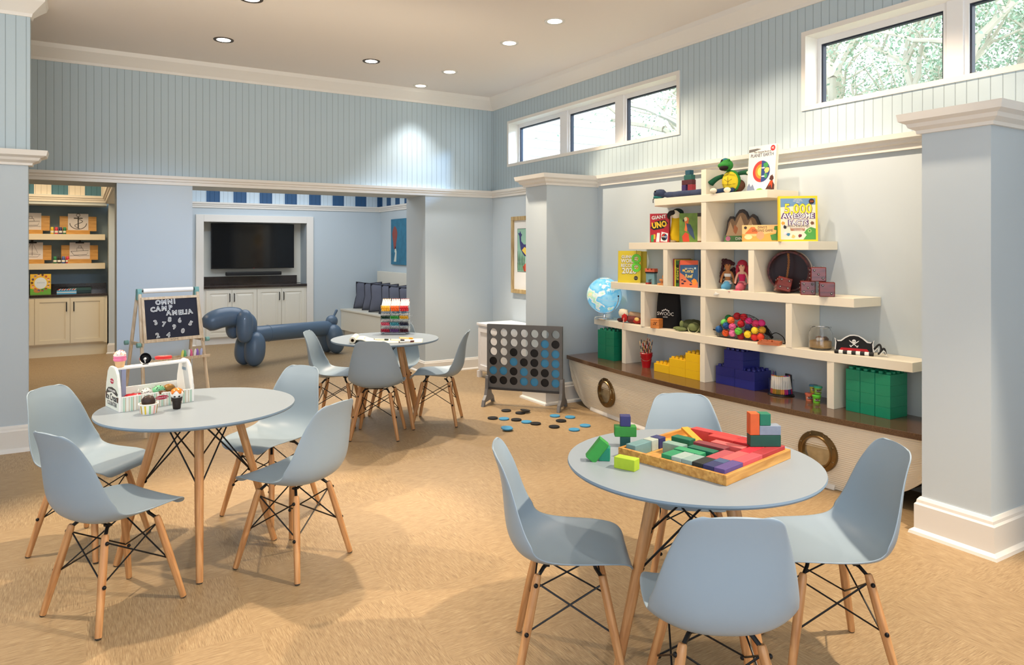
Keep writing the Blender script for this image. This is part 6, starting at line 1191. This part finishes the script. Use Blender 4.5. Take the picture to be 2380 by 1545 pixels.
# sand jar
t = thing('glass_jar', 'glass jar with sand and shells on the fourth shelf', 'jar', (4.375, 3.10, S4), 0); JR = .077
obj('jar_glass', MB().lathe([(.0, .002), (JR - .012, .002), (JR, .014), (JR, .115), (JR - .012, .138), (JR - .015, .15), (JR - .008, .153), (JR - .008, .158), (JR - .018, .158), (JR - .018, .14), (JR - .0035, .113), (JR - .0035, .015), (JR - .014, .0065), (0, .0065)], 40, cap=False), glass, t, smooth=True)
obj('sand', MB().lathe([(0, .007), (JR - .015, .007), (JR - .005, .017), (JR - .005, .058), (.04, .066), (0, .06)], 36, cap=False), mat('beach_sand', lin(206, 170, 116), .9, var=.4, vscale=260), t, smooth=True, kind='stuff')
for i, (x, y, r_, c) in enumerate(((-.045, -.02, .018, (226, 216, 196)), (.03, -.01, .02, (110, 76, 54)), (0, .01, .022, (150, 110, 76)), (.01, -.04, .014, (90, 64, 48)), (-.01, -.02, .016, (190, 150, 100)))): obj('seashell', MB().ball((x, y, .066 + r_ * .4), r_, (1.2, .9, .7), 12, jit=.5), P(*c, .6), t, smooth='all')
# pirate hat
t = thing('pirate_hat', 'black paper pirate hat with white skull and red band on the fourth shelf', 'hat', (4.345, 2.83, S4), -68); t.scale = (.92, .92, .9)
arch = [(-.13, .028), (-.125, .09), (-.132, .115), (-.115, .098), (-.09, .1), (-.06, .125), (-.03, .142), (0, .146), (.03, .142), (.06, .125), (.09, .1), (.115, .098), (.132, .115), (.125, .09), (.13, .028)]
obj('hat_front', MB().prism(arch, 0, .004, 'xz'), whitep, t); obj('hat_face', MB().prism([(x * .94, .0 + (z if z < .03 else z - .008)) for x, z in arch], -.0015, 0, 'xz'), P(14, 14, 16, .6), t)
obj('red_band', MB().prism([(-.098, .028), (.098, .028), (.085, .046), (-.085, .046)], -.003, -.0015, 'xz'), P(196, 30, 40, .6), t)
for k in range(9): obj('striped_brim', MB().cyl((-.128 + .0285 * k, -.008, .014), (-.1 + .0285 * k, -.008, .014), .014, seg=14), (P(20, 20, 22), whitep)[k % 2], t, smooth=True)
sk = MB(); sk.prism(disc_poly(0, .098, .013, 18), -.003, -.0015); sk.prism([(-.007, .088), (.007, .088), (.006, .078), (-.006, .078)], -.003, -.0015); s_ = obj('skull', sk, whitep, t)
for e in (-1, 1): obj('skull_eye', MB().prism(disc_poly(e * .005, .097, .0028, 10), -.0036, -.003), blackp, s_)
for e in (-1, 1): obj('crossed_sword', MB().prism([(e * -.028, .056), (e * -.02, .056), (e * .028, .095), (e * .034, .105), (e * .022, .098)], -.0026, -.0015), whitep, t); obj('sword_guard', MB().prism([(e * -.03, .066), (e * -.026, .07), (e * -.016, .056), (e * -.02, .052)], -.0028, -.0015), whitep, t)
obj('tie_ribbon', MB().tube(cr([(.13, .0, .05), (.16, .02, .085), (.175, .0, .05), (.16, -.01, .02), (.19, .01, .06), (.205, .0, .02)], 30), .007, 8), P(16, 16, 18), t, smooth='all'); obj('ribbon_edge', MB().tube(cr([(.13, -.008, .03), (.155, -.01, .06), (.17, -.01, .02), (.195, -.008, .045), (.21, -.008, .012)], 24), .0025, 6), whitep, t)
# --- worktop: bricks
def brick_bm(lx, ly, h):
    b = MB(); b.box(-lx / 2 + .0004, lx / 2 - .0004, -ly / 2 + .0004, ly / 2 - .0004, 0, h - .0006); nx, ny = max(1, round(lx / .05)), max(1, round(ly / .05))
    for i in range(nx):
        for j in range(ny): x, y = (i + .5) * lx / nx - lx / 2, (j + .5) * ly / ny - ly / 2; b.lathe([(.0155, h - .0006), (.015, h + .015), (.011, h + .015), (.011, h + .004)], 12, Matrix.Translation((x, y, 0)))
    return b
def pl(r, g, b): return mat('brick_plastic_%d' % r, lin(r, g, b), .28, spec=.5, coat=.1)
def brick(col, dims, x, y, z, lab, group): o = obj('toy_brick', brick_bm(*dims), pl(*col), bevel=.0015); o.location = (x, y, z); tag(o, lab, 'toy brick', group)
BH = .0695; lev = ['bottom', 'second', 'third', 'top']
for c_, yy in enumerate((5.435, 5.31)):
    for l in range(4): brick((22, 122, 92), (.19, .122, .07), 4.39, yy, S5 + BH * l, 'green toy brick in the left stack, %s column, %s layer' % (('left', 'right')[c_], lev[l]), 'green bricks at the left end of the worktop')
for l in range(3):
    for c_ in range(3 - l): yy = 4.19 + .19 * c_; brick((238, 192, 30), (.19, .188, .07), 4.36, yy, S5 + BH * l, 'yellow toy brick, %s layer, %s of the staircase' % (lev[l] if l else 'bottom', ('right end', 'middle', 'left end')[c_]), 'yellow bricks in a staircase')
for l in range(2):
    for c_, yy in enumerate((3.905, 3.712)): brick((44, 48, 130), (.19, .19, .07), 4.41, yy, S5 + BH * l, 'dark blue toy brick, %s layer, %s side' % (lev[l], ('left', 'right')[c_]), 'dark blue bricks in a stepped tower')
for l in range(2): brick((44, 48, 130), (.19, .19, .07), 4.41, 3.82, S5 + BH * (2 + l), 'dark blue toy brick in the tower part, %s layer' % lev[2 + l], 'dark blue bricks in a stepped tower')
for c_, yy in enumerate((2.83, 2.728, 2.626)):
    for l in range(4): brick((24, 142, 106), (.19, .1, .07), 4.425, yy, S5 + BH * l, 'green toy brick in the right stack, %s column, %s layer' % (('left', 'middle', 'right')[c_], lev[l]), 'green bricks at the right end of the worktop')
# bucket of pencils
t = thing('metal_bucket', 'red metal bucket full of patterned pencils on the worktop', 'bucket', (4.335, 4.84, S5), 0)
obj('bucket_body', MB().lathe([(.036, 0), (.056, .125), (.059, .128), (.056, .131), (.053, .125), (.034, .004), (0, .004)], 32, cap=False), P(196, 24, 36, .25, coat=.3), t, smooth=True)
obj('bucket_bottom', MB().lathe([(0, 0), (.036, 0)], 32, cap=False), P(196, 24, 36, .25, coat=.3), t); obj('bucket_handle', MB().tube([(-.056 * math.cos(a), -.057 * math.sin(a), .115 - .05 * math.sin(a)) for a in [PI * k / 16 for k in range(17)]], .0018, 6, Matrix.Rotation(R(-45), 4, 'Z')), chrome, t, smooth=True)
rnd = random.Random(5); pcs = [(30, 30, 34), (226, 200, 150), (200, 60, 50), (240, 236, 226), (60, 60, 70), (180, 130, 60)]
for k in range(18):
    a = 2 * PI * k / 18 + rnd.uniform(-.1, .1); r0, r1 = .008 + .012 * (k % 2), (.030 if k % 3 else .016) + rnd.uniform(0, .035); p0 = Vector((r0 * math.cos(a), r0 * math.sin(a), .006)); p1 = Vector((r1 * math.cos(a), r1 * math.sin(a), .235 + rnd.uniform(-.015, .02)))
    b = MB(); d = (p1 - p0)
    for s_i in range(7): b.mi = s_i % 2; b.cyl(p0 + d * (s_i / 7), p0 + d * ((s_i + 1) / 7), .0038, seg=6)
    b.mi = 2; b.cyl(p1, p1 + d * .05, .0038, .0012, seg=6)
    o = obj('pencil', b, [P(*pcs[k % 6]), P(*pcs[(k + 3) % 6]), P(220, 180, 130)]); o.location = (4.335, 4.84, S5); tag(o, 'patterned pencil standing in the red bucket', 'pencil', 'patterned pencils in the bucket')
# marker carousel
CX_, CY_ = 4.375, 3.425
t = thing('pen_carousel', 'clear round pen carousel with black base on the worktop', 'pen holder', (CX_, CY_, S5), 0)
obj('carousel_base', MB().lathe([(.092, 0), (.094, .004), (.09, .010), (0, .010)], 40), P(16, 16, 18, .3), t, smooth=True); obj('holder_wall', MB().lathe([(.088, .010), (.088, .115), (.085, .115), (.085, .012)], 40, cap=False), acr, t, smooth=True)
for k in range(3): obj('holder_divider', MB(Matrix.Rotation(PI / 3 * k, 4, 'Z')).box(-.084, .084, -.001, .001, .011, .11), acr, t)
mcs = [('pale red', (206, 90, 80)), ('amber', (214, 150, 50)), ('olive', (170, 140, 50)), ('orange', (236, 150, 60)), ('magenta', (190, 40, 120)), ('deep blue', (50, 50, 120)), ('crimson', (190, 30, 70)), ('black', (20, 20, 24))]
for k in range(20):
    a = R(150 + k * 11.5); nm, c = mcs[min(7, k // 2 if k < 14 else 7)]; o = marker(c, (238, 230, 216) if k < 14 else (40, 40, 44)); tilt = R(8 if 6 < k < 14 else 2)
    o.matrix_world = Matrix.Translation((CX_ + .072 * math.cos(a), CY_ + .072 * math.sin(a), S5 + .0145)) @ Matrix.Rotation(a, 4, 'Z') @ Matrix.Rotation(-tilt, 4, 'Y'); tag(o, '%s capped marker standing cap down in the round carousel' % nm, 'marker', '%s markers in the carousel' % nm)
for k in range(3):
    o = obj('pencil', MB().cyl((0, 0, 0), (0, 0, .15), .0035, seg=6).cyl((0, 0, .15), (0, 0, .16), .0035, .001, seg=6), P(*[(90, 40, 110), (40, 70, 120), (60, 60, 66)][k])); o.location = (CX_ - .01, CY_ + .045 - .02 * k, S5 + .012); o.rotation_euler = (R(-6 - 10 * (k == 2)), 0, 0); tag(o, ['violet', 'blue', 'dark'][k] + ' pencil sticking up from the carousel', 'pencil')
# dough cans
def tub(body, lid, loc, lab):
    t = thing('dough_tub', lab, 'dough tub', loc, 0, 'small dough tubs stacked on the worktop'); obj('tub_body', MB().lathe([(.022, 0), (.0225, .002), (.026, .044), (0, .044)], 24), P(*body, .35), t, smooth=True); obj('lid', MB().lathe([(.0295, .044), (.030, .046), (.030, .053), (.027, .055), (0, .054)], 24), P(*lid, .3), t, smooth=True)
    b = MB(); b.grid([[(r * math.cos(a), r * math.sin(a), z) for a in [R(-165 + 8 * k) for k in range(9)]] for r, z in ((.0237, .014), (.0253, .034))]); lb = obj('tub_label', b, P(90, 50, 40), t); text('label_text', 'Play-Doh', .0105, -.0178, -.0178, .024, whitep, t, rz=-45)
tub((232, 130, 96), (236, 120, 90), (4.375, 3.190, S5), 'salmon dough tub at the bottom left of the four'); tub((130, 214, 60), (110, 220, 70), (4.36, 3.120, S5), 'lime dough tub at the bottom right of the four'); tub((190, 180, 70), (60, 130, 160), (4.41, 3.180, S5 + .056), 'olive dough tub with blue lid, stacked at upper left'); tub((150, 196, 80), (70, 190, 150), (4.392, 3.133, S5 + .0565), 'green dough tub with teal lid, stacked at upper right')
